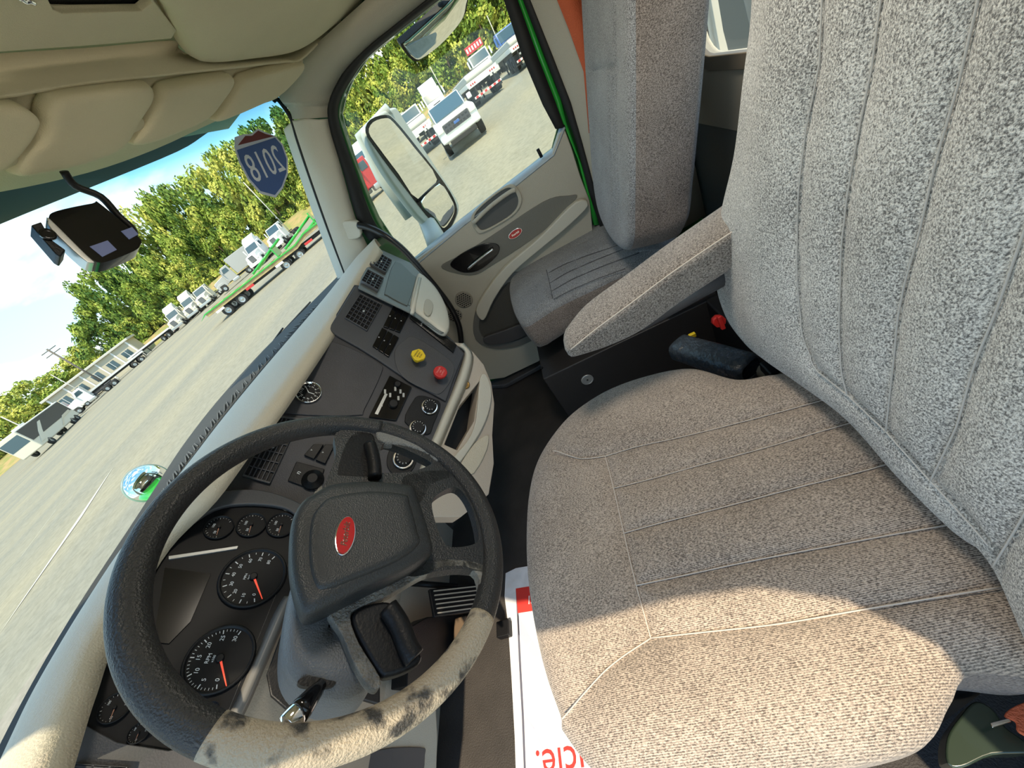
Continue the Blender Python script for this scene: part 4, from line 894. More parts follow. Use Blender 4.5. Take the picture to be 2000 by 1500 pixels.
# things between the seats
rl = empty('padded_sleeve', UZ(1410, 695, .52), 'dark padded vinyl sleeve lying between the two seats', 'sleeve')
a_, b_ = UZ(1322, 677, .53), UZ(1468, 722, .55)
cur = []
rd_ = (b_-a_).normalized()
for t, s in ((0, .75), (.04, 1), (.2, 1), (.22, .95), (.24, 1.0), (.6, 1.02), (.95, 1), (1, .8)):
    c = a_.lerp(b_, t); sd_ = rd_.cross(V((0, 0, 1))).normalized(); up2 = sd_.cross(rd_)
    cur.append([c+sd_*x*s+up2*y*s for x, y in sq(.036, .028, 14, 3.5)])
loft('sleeve', cur, mat('sleeve_vinyl', (.045, .055, .065), .32, bump=.6, bs=60), rl, .001, closed=True)
bx2 = box('end_block', b_+rd_*.05, (.045, .03, .07), BLACK, rl, bevel=.005)
tube('strap', [b_+rd_*.02+V((0, -.01, .0)), b_+rd_*.07+V((0, 0, .01)), b_+rd_*.12], .02, mat('strap_brown', (.16, .12, .08), .8), rl)
rk = empty('battery_switch', UX(1405, 628, .15), 'small red rotary switch in the dark gap between the seats', 'switch')
KF = Fr(UX(1405, 628, .15), (0, -1, 0), (.3, 0, 1)); lathe('body', KF, 0, 0, [(.018, -.02), (.018, .004)], REDK, rk, k=8); box('lever', (0, 0, .012), (.012, .045, .016), REDK, rk, bevel=.003, fr=KF)
tag(box('yellow_tag', UX(1352, 655, .15), (.012, .02, .014), YEL, None, bevel=.002), 'tiny yellow tag in the dark gap between the seats', 'tag')
wf = [UX(1300, 604, .40), UX(1403, 547, .40), UX(1403, 560, .40), UX(1303, 611, .40)]  # white strip standing for light caught along the base box edge
tag(mk('box_edge_glint', wf+[p+V((.012, 0, 0)) for p in wf], [(0, 1, 2, 3), (4, 5, 6, 7), (0, 1, 5, 4), (1, 2, 6, 5), (2, 3, 7, 6), (3, 0, 4, 7)], mat('glint_white', (.78, .78, .75), .5)), 'light on the base box edge painted as a white strip under the armrest', 'glint')
bpanel = box('rear_storage_block', (.12, -.40, .20), (.5, .1, .4), BLACK, None, bevel=.01); tag(bpanel, 'black storage block against the rear wall between the seats', 'box')

# ---------------------------------------------------------------- floor: paper mat, pedals, sill
FZ = Fr((0, 0, .006), (1, 0, 0), (0, 1, 0))
pmat = plate('paper_floor_mat', FZ, FZ.pts([(988, 1120), (1008, 1110), (1032, 1106), (1110, 1090), (1220, 1250), (1230, 1560), (1010, 1560), (1006, 1440), (1000, 1330), (993, 1220), (986, 1165)]), mat('paper_white', (.80, .79, .80), .7, var=.04, vs=20, bump=.8, bs=14), None, -.002, .002)
tag(pmat, 'crumpled white printed paper mat on the floor before the driver seat', 'paper mat')
LAV = mat('print_lavender', (.55, .55, .66), .7); LIN = mat('print_line', (.12, .12, .16), .7); RDP = mat('print_red', (.72, .04, .03), .7)
plate('print_border', FZ, FZ.pts([(1008, 1150), (1011, 1150), (1018, 1290), (1024, 1400), (1030, 1560), (1026, 1560), (1020, 1400), (1014, 1290)]), LIN, pmat, .002, .0026)
plate('print_block', FZ, FZ.pts([(1008, 1150), (1080, 1138), (1090, 1186), (1012, 1198)]), RDP, pmat, .002, .0028)
ta = V(FZ.px(1075, 1166)); tb = V(FZ.px(1012, 1174)); d = tb-ta
text('print_lettering', 'SSI', FZ, (ta.x+tb.x)/2, (ta.y+tb.y)/2, .040, WHITE, pmat, h=.003, rot=math.atan2(d.y, d.x), ext=.0001)
plate('print_band', FZ, (FZ.pts([(1040, 1250), (1062, 1290), (1068, 1340), (1060, 1390), (1045, 1425), (1030, 1400), (1046, 1370), (1052, 1330), (1046, 1290), (1032, 1268)])), LAV, pmat, .002, .0026)
plate('print_band', FZ, FZ.pts([(1012, 1200), (1040, 1250), (1028, 1262), (1014, 1240)]), LAV, pmat, .002, .0026)
plate('print_band', FZ, FZ.pts([(1045, 1425), (1070, 1480), (1050, 1480), (1028, 1400)]), LAV, pmat, .002, .0026)
ta = V(FZ.px(1180, 1478)); tb = V(FZ.px(1046, 1496)); d = tb-ta
text('print_lettering', 'vehicle.', FZ, tb.x, tb.y, .095, RDP, pmat, h=.003, rot=math.atan2(d.y, d.x), ext=.0001, align='RIGHT')
def pedal(nm, pxs, yy, lab, n):
    o_ = UY(*pxs[0], yy); fr = Fr(o_, (1, 0, 0), (0, .45, .9)); q = fr.pts(pxs)
    P = empty(nm, fr.P(*np.mean(q, axis=0)), lab, 'pedal')
    plate('pad', fr, q, BLACK, P, -.014, 0, bevel=.004)
    A, B, C, D = [V(p) for p in q[:4]]
    for i in range(n):
        t = (i+.7)/(n+.4); a, b = A.lerp(D, t), B.lerp(C, t); a, b = a.lerp(b, .06), a.lerp(b, .94); nn_ = (D-A).normalized()*.0016
        plate('tread_rib', fr, [tuple(a-nn_), tuple(b-nn_), tuple(b+nn_), tuple(a+nn_)], mat('rib_grey', (.38, .34, .28), .5), P, 0, .004)
    tube('pedal_arm', [fr.P(*((A+B)/2), -.01), fr.P(*((A+B)/2+V((0, .03))), -.04)+V((0, .08, .12))], .010, BLACK, P)
pedal('brake_pedal', [(838, 1150), (950, 1138), (955, 1190), (848, 1205)], .88, 'ribbed rubber brake pedal seen through the steering wheel', 6)
pedal('accelerator_pedal', [(950, 1160), (1008, 1150), (1010, 1210), (940, 1225)], .84, 'ribbed rubber accelerator pedal beside the paper mat', 5)
pb_ = box('pedal_bracket', UY(905, 1240, .86), (.10, .05, .05), mat('bracket_brown', (.13, .085, .05), .7), None, bevel=.006); tag(pb_, 'dirty brown bracket below the brake pedal', 'bracket')
box('footrest', UZ(985, 1229, .02), (.05, .05, .03), BLACK, None, bevel=.004); tag(bpy.context.scene.collection.objects[-1], 'small black block on the floor under the accelerator', 'block')
sl = plate('door_sill', FZ, FZ.pts([(930, 735), (945, 728), (985, 742), (1048, 706), (1100, 660), (1108, 672), (1056, 722), (990, 758), (955, 760)]), DARK2, None, 0, .03, bevel=.006); sl['kind'] = 'structure'; sl.name = 'trim_4'

# ---------------------------------------------------------------- outside mirrors and bonnet of the truck
HSG = mat('mirror_housing', (.50, .55, .55), .35)
def mirfr(px, py, X, target):
    p = UX(px, py, X); r_ = ray(px, py); n = (V(target).normalized()-r_).normalized()
    u = V((0, 0, 1)).cross(n).normalized(); return Fr(p, u, n.cross(u))
M1 = mirfr(800, 330, 1.38, (.22, -.95, -.20))
mm = empty('door_mirror', M1.o, 'tall grey door mirror with a small convex glass below, outside passenger window', 'mirror')
hsg = [(716, 268), (718, 245), (735, 226), (768, 209), (780, 216), (802, 250), (852, 325), (892, 388), (897, 412), (886, 440), (872, 457), (850, 450), (822, 428), (798, 400), (752, 335)]
plate('housing', M1, smoothloop(M1.pts(hsg, -.012), 4), HSG, mm, -.055, -.012, bevel=.012)
plate('main_glass', M1, smoothloop(M1.pts([(722, 258), (730, 238), (754, 230), (770, 238), (810, 287), (855, 350), (818, 388), (780, 339), (741, 287)]), 3), MIR, mm, -.012, -.006)
plate('glass_rim', M1, smoothloop(M1.pts([(717, 256), (726, 232), (755, 223), (774, 234), (815, 284), (870, 356), (893, 398), (892, 424), (872, 455), (846, 432), (815, 394), (776, 343), (737, 290)]), 3), BLACK, mm, -.014, -.009)
tube('glass_divider', [M1.P(*M1.px(x, y, -.004), -.004) for x, y in [(816, 393), (838, 372), (858, 354)]], .006, BLACK, mm)
cvx, _, _ = pillow('convex_glass', Fr(M1.P(0, 0, -.010), M1.u, M1.v), M1.pts([(860, 357), (884, 388), (890, 405), (887, 422), (869, 446), (850, 424), (823, 394)]), .008, .003, MIR, mm, pw=2, N=60, Rr=16, smoothk=3)
tube('mirror_arm', [UX(800, 385, 1.44), UX(832, 430, 1.42), UX(850, 465, 1.25), UX(858, 492, 1.10)], [.03, .045, .055, .05], HSG, mm)
tube('mirror_frame', [UX(760, 212, 1.46), UX(705, 268, 1.46), UX(745, 345, 1.46), UX(800, 425, 1.44)], [.025, .03, .035, .03], HSG, mm)
M2 = mirfr(850, 50, 1.22, (.15, -.25, -.95))
m2 = empty('kerb_mirror', M2.o, 'half round convex mirror above the passenger window looking down', 'mirror')
sh = M2.pts([(783, 88), (792, 80), (830, 46), (870, 9), (900, -22), (920, -30), (914, 5), (908, 30), (890, 56), (858, 90), (818, 119), (803, 116), (791, 102)])
plate('rim', M2, smoothloop(sh, 3), BLACK, m2, -.03, 0, bevel=.005)
c2 = np.mean(sh, axis=0); pillow('glass', Fr(M2.P(0, 0, .001), M2.u, M2.v), [tuple(c2+(np.array(q)-c2)*.93) for q in sh], .015, .003, MIR, m2, pw=2, N=80, Rr=20, smoothk=3)
tube('bracket', [M2.P(.05, .05, -.02), M2.P(.1, .25, -.05)], .012, HSG, m2)
p3 = UY(288, 943, 2.35); r3 = (p3-CAM).normalized(); n3 = (V((-.05, -1, .12)).normalized()-r3).normalized(); u3 = V((0, 0, 1)).cross(n3).normalized(); M3 = Fr(p3, u3, n3.cross(u3))
m3 = empty('bonnet_mirror', p3, 'small round chrome bonnet mirror seen through the lower windscreen', 'mirror')
rm = rpx(M3, (288, 943), (288, 985))*.86
lathe('shell', M3, 0, 0, [(rm*.5, -.06), (rm*.95, -.02), (rm*1.03, 0), (rm*.98, .004)], mat('shell_grey', (.25, .33, .30), .3), m3, k=40)
lathe('glass', M3, 0, 0, [(rm*.97*math.sin(a), .004+.035*(math.cos(a))) for a in [math.pi/2*(1-i/10) for i in range(11)]][:-1]+[(.001, .039)], MIR, m3, k=40)
tube('mirror_post', [M3.P(0, -rm*.6, -.03), M3.P(.05, -.25, -.03), V((-.30, 2.30, .50))], .012, BLACK, m3)
bn = empty('truck_bonnet', (0, 2.2, .4), 'green sloping bonnet of the truck ahead of the windscreen', 'bonnet')
cur = []
for yy, zz, w_ in ((1.42, .80, .86), (1.9, .70, .80), (2.5, .55, .68), (2.9, .40, .60), (3.05, .1, .58)):
    cur.append([V((x*w_, yy, zz-.55*max(0, abs(x)-.7)**1.5*2)) for x in [i/8-1 for i in range(17)]])
loft('panel', cur, GREEN, bn, .01)
for (pts_) in ([(606, 590, 1.30), (556, 644, 1.32), (500, 708, 1.34)],):
    w0 = empty('wiper', UY(545, 640, 1.3), 'black wiper blade lying along the bottom of the windscreen', 'wiper')
    wp = [UY(*p) for p in pts_]; tube('blade', wp, .004, RUB, w0); tube('wiper_arm', [wp[1]+V((0, 0, .01)), wp[2]+V((.05, .02, -.01)), wp[2]+V((-.1, .1, -.06))], .004, BLACK, w0)

# ---------------------------------------------------------------- outside: ground, verge, trees
_d1, _d2 = ray(60, 848), ray(880, 163); GN = _d2.cross(_d1).normalized()
if GN.z < 0: GN = -GN
G0 = CAM-GN*2.3
def G(px, py): return U(px, py, G0, GN)
def gz(x, y): return G0.z-(GN.x*(x-G0.x)+GN.y*(y-G0.y))/GN.z
def gpt(x, y, dz=0): return V((x, y, gz(x, y)+dz))
def gmat():
    m = bpy.data.materials.new('gravel_lot'); m.use_nodes = True; nt = m.node_tree; b = nt.nodes['Principled BSDF']; b.inputs['Roughness'].default_value = .95; b.inputs['Specular IOR Level'].default_value = .1
    L = nt.links; t = nt.nodes.new('ShaderNodeTexCoord')
    mp = nt.nodes.new('ShaderNodeMapping'); mp.inputs['Rotation'].default_value = (0, 0, math.radians(-38)); mp.inputs['Scale'].default_value = (.03, .22, 1); L.new(t.outputs['Object'], mp.inputs[0])
    n1 = nt.nodes.new('ShaderNodeTexNoise'); n1.inputs['Scale'].default_value = 1.6; n1.inputs['Detail'].default_value = 6; L.new(mp.outputs[0], n1.inputs['Vector'])
    n2 = nt.nodes.new('ShaderNodeTexNoise'); n2.inputs['Scale'].default_value = 5; n2.inputs['Detail'].default_value = 8; n2.inputs['Roughness'].default_value = .75; L.new(t.outputs['Object'], n2.inputs['Vector'])
    r = nt.nodes.new('ShaderNodeValToRGB'); e = r.color_ramp.elements; e[0].position = .36; e[0].color = (.27, .262, .21, 1); e[1].position = .66; e[1].color = (.345, .315, .225, 1)
    L.new(n1.outputs['Fac'], r.inputs[0])
    r2 = nt.nodes.new('ShaderNodeValToRGB'); r2.color_ramp.elements[0].position = .3; r2.color_ramp.elements[0].color = (.72, .72, .70, 1); r2.color_ramp.elements[1].position = .6; r2.color_ramp.elements[1].color = (1, 1, 1, 1); L.new(n2.outputs['Fac'], r2.inputs[0])
    mx = nt.nodes.new('ShaderNodeMix'); mx.data_type = 'RGBA'; mx.blend_type = 'MULTIPLY'; mx.inputs[0].default_value = 1; L.new(r.outputs[0], mx.inputs[6]); L.new(r2.outputs[0], mx.inputs[7]); L.new(mx.outputs[2], b.inputs['Base Color'])
    return m
gr_ = [gpt(900*math.cos(a*math.pi/24), 900*math.sin(a*math.pi/24)) for a in range(48)]
g_ = mk('ground', gr_, [tuple(range(48))], gmat()); g_['kind'] = 'structure'
# pale joints and tyre tracks drawn as thin strips on the lot
for i, L_ in enumerate([[(222, 912), (160, 1010), (60, 1150), (0, 1238)], [(110, 995), (40, 1090), (0, 1140)]]):
    a = [G(*p)+V((0, 0, .012)) for p in L_]; q = [p+V((.05, .03, 0)) for p in a]
    o = mk('joint_strip', a+q[::-1], [tuple(range(len(a)*2))], mat('joint_pale', (.62, .60, .50), .9), None); o['kind'] = 'structure'; o.name = 'trim_%d' % (5+i)
GRASS = mat('dry_grass', (.42, .30, .13), .95, col2=(.26, .27, .08), vs=.5, thr=(.4, .6))
def band(name, near, far, m, dz0, dz1):
    vs = []; fs = []; rnd = random.Random(4)
    for i, ((a, da), (b, db)) in enumerate(zip(near, far)): vs += [a+V((0, 0, dz0)), a.lerp(b, .4)+V((0, 0, dz1*(.6+rnd.random()*.5))), b+V((0, 0, dz1))]
    n = len(near)
    for i in range(n-1):
        for j in range(2): fs.append((i*3+j, i*3+j+1, i*3+j+4, i*3+j+3))
    return mk(name, vs, fs, m, None, smooth=True)
def az(px, py, dist):
    d = ray(px, py); h = V((d.x, d.y, 0)).normalized(); return V((CAM.x+h.x*dist, CAM.y+h.y*dist, 0))
hl = [(-160, 1000), (-60, 945), (0, 900), (100, 815), (200, 735), (290, 662), (380, 580), (480, 500), (580, 420), (680, 335), (780, 250), (880, 165), (980, 80), (1080, -5), (1200, -110), (1400, -260)]
ds_ = [150, 150, 150, 145, 135, 128, 120, 112, 104, 96, 88, 80, 74, 68, 64, 60]
nr = []; fa = []
for (x, y), d in zip(hl, ds_):
    p = az(x, y, d-9); nr.append((gpt(p.x, p.y), 0)); p = az(x, y, d+12); fa.append((gpt(p.x, p.y), 0))
b_ = band('verge', nr, fa, GRASS, .01, 2.3); tag(b_, 'dry yellow brown grass bank along the foot of the trees', 'grass', kind='stuff')
# leafy trees
def leafmat(name, c1, c2, c3):
    m = bpy.data.materials.new(name); m.use_nodes = True; nt = m.node_tree; b = nt.nodes['Principled BSDF']; b.inputs['Roughness'].default_value = .6; b.inputs['Specular IOR Level'].default_value = .2
    b.inputs['Subsurface Weight'].default_value = 0
    t = nt.nodes.new('ShaderNodeTexCoord'); n = nt.nodes.new('ShaderNodeTexNoise'); n.inputs['Scale'].default_value = 4.; n.inputs['Detail'].default_value = 5; nt.links.new(t.outputs['Object'], n.inputs['Vector'])
    oi = nt.nodes.new('ShaderNodeObjectInfo'); ad = nt.nodes.new('ShaderNodeMath'); ad.operation = 'MULTIPLY_ADD'; ad.inputs[1].default_value = .22; nt.links.new(oi.outputs['Random'], ad.inputs[0]); nt.links.new(n.outputs['Fac'], ad.inputs[2])
    r = nt.nodes.new('ShaderNodeValToRGB'); e = r.color_ramp.elements; e[0].position = .42; e[0].color = (*c1, 1); e[1].position = .80; e[1].color = (*c3, 1); k = e.new(.60); k.color = (*c2, 1)
    nt.links.new(ad.outputs[0], r.inputs[0]); nt.links.new(r.outputs[0], b.inputs['Base Color']); MATS[name] = m; return m
LEAF = leafmat('leaf_green', (.05, .12, .022), (.25, .34, .05), (.60, .57, .12))
BARK = mat('bark', (.10, .07, .05), .9)
def crown(seed, n=6500):
    rs = np.random.RandomState(seed); blobs = []
    for i in range(34):
        z = rs.uniform(.04, .90); w_ = .5*math.sin(math.pi*min(1, z*.85+.18))**.7; a = rs.uniform(0, 2*math.pi); r = w_*math.sqrt(rs.uniform(0, 1))
        blobs.append((r*math.cos(a), r*math.sin(a), z, rs.uniform(.10, .19)))
    vs = []; fs = []
    for i in range(n):
        bx, by, bz, br2 = blobs[rs.randint(len(blobs))]; d = rs.normal(size=3); d /= np.linalg.norm(d); q = np.array([bx, by, bz])+d*br2*np.array([1, 1, .8])*(.75+.3*rs.rand())
        nrm = d+rs.normal(size=3)*.6+np.array([0, 0, .4]); nrm /= np.linalg.norm(nrm); a = np.cross(nrm, [.3, .5, .8]); a /= np.linalg.norm(a); b = np.cross(nrm, a); s = rs.uniform(.014, .036)
        k = len(vs); vs += [V(q-a*s), V(q-b*s*.7), V(q+a*s), V(q+b*s*.7)]; fs.append((k, k+1, k+2, k+3))
    return vs, fs
protos = []
for s in range(4):
    vs, fs = crown(s); t = empty('broadleaf_tree', (0, 0, 0)); mk('foliage', vs, fs, LEAF, t, local=True)
    tube('trunk', [(0, 0, 0), (.01, 0, .3), (0, .02, .6)], [.03, .022, .01], BARK, t, k=8, local=True); protos.append(t)
used = [False]*4
def tree(x, y, h, w_, k, lab, group):
    p = protos[k]
    if not used[k]: t = p; used[k] = True
    else:
        t = p.copy(); COL.objects.link(t)
        for c in p.children: q = c.copy(); COL.objects.link(q); q.parent = t
    t.location = gpt(x, y, .3); t.scale = (w_, w_, h); t.rotation_euler = (0, 0, random.random()*6.28); return tag(t, lab, 'tree', group)
tops = [(-160, 800), (-60, 790), (0, 772), (60, 740), (110, 705), (146, 660), (136, 600), (140, 545), (150, 505), (200, 452), (260, 392), (330, 342), (380, 300), (450, 252), (520, 212), (600, 150), (680, 60), (760, -30), (860, -120), (960, -200), (1060, -280), (1200, -380), (1400, -500)]
def lerpt(L_, t):
    f = t*(len(L_)-1); i = min(int(f), len(L_)-2); a, b = L_[i], L_[i+1]; f -= i
    return tuple(p+(q-p)*f for p, q in zip(a, b)) if isinstance(a, tuple) else a+(b-a)*f
azs = []
for tpx in tops:
    d = ray(*tpx); azs.append((math.degrees(math.atan2(d.x, d.y)), d.z/math.hypot(d.x, d.y)))
azb = []
for q in hl:
    d = ray(*q); azb.append(math.degrees(math.atan2(d.x, d.y)))
def elev(a):
    L_ = sorted(azs)
    for (a0, e0), (a1, e1) in zip(L_, L_[1:]):
        if a0 <= a <= a1: return e0+(e1-e0)*(a-a0)/(a1-a0)
    return L_[0][1] if a < L_[0][0] else L_[-1][1]
def dist(a):
    if a <= azb[0]: return ds_[0]
    for i in range(len(azb)-1):
        if azb[i] <= a <= azb[i+1]: return ds_[i]+(ds_[i+1]-ds_[i])*(a-azb[i])/(azb[i+1]-azb[i])
    return ds_[-1]
rnd = random.Random(11)
GT = 'tall trees standing along the back of the lot'; GB = 'low bushy trees in front of the tall trees'; GF = 'small trees far off beyond the building'
a = 12.; aend = 118.
def azd(x, y): d = ray(x, y); return math.degrees(math.atan2(d.x, d.y))
SECT = [(-99, 'above the motorhome at far left'), (azd(150, 780), 'beyond the low building'), (azd(250, 690), 'right of the low building behind the bare trailer'), (azd(340, 615), 'behind the three cream trucks'), (azd(430, 540), 'behind the tank truck'),
        (azd(500, 480), 'behind the two white trucks by the green trailer'), (azd(600, 400), 'beside the pillar behind the number sticker'), (azd(700, 310), 'behind the door mirror in the side window'), (azd(800, 220), 'behind the pickup in the side window'), (azd(900, 140), 'behind the red signed truck in side window'), (azd(1020, 40), 'beyond the rear edge of the side window')]
SPLIT = math.degrees(math.atan2(ray(140, 600).x, ray(140, 600).y))
while a < aend:
    D = dist(a)*(1.04+rnd.random()*.10); e_ = elev(a); far_ = a < SPLIT
    x, y = CAM.x+math.sin(math.radians(a))*D, CAM.y+math.cos(math.radians(a))*D
    H = CAM.z+e_*D-gz(x, y)
    sec = [s_[1] for s_ in SECT if a >= s_[0]][-1]
    if far_: H = max(5, H)
    else: H = max(9, min(H, 27))
    W_ = (8.0 if not far_ else 8.5)*(1+rnd.random()*.4)
    tree(x, y, H*(.94+rnd.random()*.1), W_, rnd.randrange(4), ('small distant broadleaf tree ' if far_ else 'tall yellow green broadleaf tree ')+sec, (GF if far_ else GT)+', '+sec)
    if not far_:
        D2 = D*.955; x, y = CAM.x+math.sin(math.radians(a+1.1))*D2, CAM.y+math.cos(math.radians(a+1.1))*D2
        tree(x, y, H*(.45+.2*rnd.random()), 7.5, rnd.randrange(4), 'lower bushy tree '+sec, GB+', '+sec)
    a += math.degrees(W_*.42/D)
# slender poles and the utility pole
def pole(px, py, tx, ty, D, r, nm, lab, m, cross=False):
    p = az(px, py, D); b = gpt(p.x, p.y); d = ray(tx, ty); H = CAM.z+d.z/math.hypot(d.x, d.y)*D-b.z
    o = empty(nm, b, lab, 'pole'); tube('post', [b, b+V((0, 0, H))], r, m, o, k=8)
    if cross:
        s = V((-.6, .8, 0)).normalized()
        for hh in (.97, .90): tube('cross_arm', [b+V((0, 0, H*hh))-s*1.3, b+V((0, 0, H*hh))+s*1.3], .08, m, o, k=6)
PG = mat('pole_grey', (.55, .53, .48), .7)
pole(160, 722, 88, 684, 106, .16, 'utility_pole', 'wooden utility pole with cross arms against the sky', mat('pole_wood', (.16, .14, .12), .9), True)
pole(540, 424, 474, 357, 92, .09, 'light_pole', 'thin pale pole below the number sticker', PG)
pole(160, 765, 112, 722, 104, .07, 'light_pole', 'thin pale pole beside the utility pole', PG)
pole(62, 842, 10, 808, 112, .10, 'light_pole', 'thin pale pole at the far left edge', PG)
pole(972, 78, 951, 30, 70, .06, 'light_pole', 'thin pole right of the round top mirror behind the blue truck', PG)
pole(856, 160, 842, 128, 74, .06, 'light_pole', 'thin pole above the white truck in the side window', PG)

# ---------------------------------------------------------------- vehicles (local frame: x right, y forward, z up)
WHT = mat('vehicle_white', (.80, .80, .77), .35, coat=.4); WGL = mat('vehicle_glass', (.05, .09, .11), .08, coat=.5); TYR = mat('tyre', (.025, .025, .025), .8)
CHS = mat('chassis_black', (.03, .03, .03), .6); GRL = mat('grille_dark', (.06, .06, .065), .4); RED = mat('vehicle_red', (.60, .03, .03), .35, coat=.3); BLU = mat('vehicle_blue', (.05, .14, .42), .35, coat=.3)
LGT = mat('lamp_lens', (.75, .75, .7), .15); TARP = mat('deck_pale', (.50, .49, .44), .7); WOOD = mat('deck_wood', (.48, .36, .18), .8, var=.2, vs=3); CRM = mat('vehicle_cream', (.70, .66, .55), .4)
def place(root, p, heading, sc_=1.):
    root.location = p; root.rotation_euler = (0, 0, heading); root.scale = (sc_,)*3
def lb(nm, c, s, m, par, bev=.04): return box(nm, c, s, m, par, bevel=bev, local=True)
def prism(nm, prof, x0, x1, m, par, bev=.04, taper=0.):
    """side profile (y, z) extruded from x0 to x1"""
    n = len(prof); vs = [V((x0+taper*0, y, z)) for y, z in prof]+[V((x1, y, z)) for y, z in prof]
    fs = [tuple(range(n)), tuple(range(n, 2*n))]+[(i, (i+1) % n, n+(i+1) % n, n+i) for i in range(n)]
    return mk(nm, vs, fs, m, par, bevel=bev, local=True)
def wheelm(par, x, y, r=.5, w_=.3, m=TYR):
    k = 20; vs = []; fs = []
    pr_ = [(r*.5, -w_/2), (r*.97, -w_/2), (r, -w_*.35), (r, w_*.35), (r*.97, w_/2), (r*.55, w_/2)]
    for rr2, xx in pr_:
        for j in range(k): t = 2*math.pi*j/k; vs.append(V((x+xx, y+rr2*math.cos(t), r+rr2*math.sin(t))))
    for i in range(len(pr_)-1):
        for j in range(k): fs.append((i*k+j, i*k+(j+1) % k, (i+1)*k+(j+1) % k, (i+1)*k+j))
    o = mk('wheel', vs, fs, m, par, smooth=True, local=True)
    vs = []; fs = []
    for s, xx in ((-1, -w_*.32), (1, w_*.32)):
        k0 = len(vs)
        for rr2, dx in ((r*.56, 0), (r*.3, -s*.05), (r*.12, s*.02)):
            for j in range(k): t = 2*math.pi*j/k; vs.append(V((x+xx+dx, y+rr2*math.cos(t), r+rr2*math.sin(t))))
        for i in range(2):
            for j in range(k): fs.append((k0+i*k+j, k0+i*k+(j+1) % k, k0+(i+1)*k+(j+1) % k, k0+(i+1)*k+j))
        fs.append(tuple(range(k0+2*k, k0+3*k)))
    mk('hub', vs, fs, SILV, o, smooth=True, local=True)
def semi(lab, body, fairing=True, sleeper=False, group=None, sign=None, back='frame'):
    t = empty('parked_truck', (0, 0, 0), lab, 'truck', group)
    lb('chassis', (0, -.2, .85), (.9, 7.0, .28), CHS, t)
    prism('bonnet', [(3.5, .6), (3.55, 1.5), (3.3, 1.78), (1.6, 2.05), (1.5, .7)], -.95, .95, body, t, .08)
    c0 = -1.9 if sleeper else -.1
    prism('cab', [(1.55, .8), (1.6, 2.0), (1.1, 2.95), (c0, 3.0), (c0, .8)], -1.15, 1.15, body, t, .08)
    prism('windscreen', [(1.59, 2.06), (1.63, 2.06), (1.17, 2.85), (1.12, 2.85)], -1.0, 1.0, WGL, t, .01)
    for s in (-1, 1):
        prism('side_window', [(1.25, 2.1), (.95, 2.7), (.2, 2.7), (.2, 2.1)], s*1.16-.02, s*1.16+.02, WGL, t, .01)
        prism('fender', [(3.45, .55), (3.5, 1.1), (3.1, 1.35), (2.3, 1.35), (1.9, 1.0), (1.9, .6), (2.1, .6), (2.25, 1.0), (3.05, 1.05), (3.2, .55)], s*1.0-.22, s*1.0+.22, body, t, .04)
        lb('headlamp', (s*.86, 3.52, 1.12), (.34, .10, .24), LGT, t, .03)
        lb('side_mirror', (s*1.42, 1.45, 2.35), (.18, .10, .70), body, t, .03)
        lb('tank', (s*.95, .35, .62), (.5, 1.2, .5), SILV, t, .12)
    lb('grille', (0, 3.56, 1.25), (.9, .08, .85), GRL, t, .03)
    for k in range(5): lb('grille_bar', (0, 3.61, .95+.14*k), (.82, .03, .04), SILV, t, .01)
    lb('bumper', (0, 3.62, .58), (2.3, .22, .38), body if body is WHT else SILV, t, .05)
    if fairing: prism('roof_fairing', [(1.0, 2.95), (.75, 3.6), (-.1, 3.95), (c0, 3.95), (c0, 2.95)], -1.05, 1.05, body, t, .10)
    if sign: lb('roof_sign', (0, 1.05, 3.45), (2.1, .08, .7), sign, t, .02); [lb('sign_letter', (-.85+.34*k, 1.10, 3.45), (.18, .03, .38), WHT, t, .01) for k in range(6)]
    for s in (-1, 1):
        wheelm(t, s*1.02, 2.7, .5, .3)
        for y in (-2.0, -3.2): wheelm(t, s*.95, y, .5, .5)
        lb('mud_flap', (s*.95, -3.85, .55), (.5, .03, .7), CHS, t, .005)
    lb('fifth_wheel', (0, -2.6, 1.12), (.9, 1.0, .14), GRL, t, .04)
    if back == 'box': lb('cargo_box', (0, -3.6, 2.35), (2.4, 6.4, 2.5), body, t, .05)
    return t
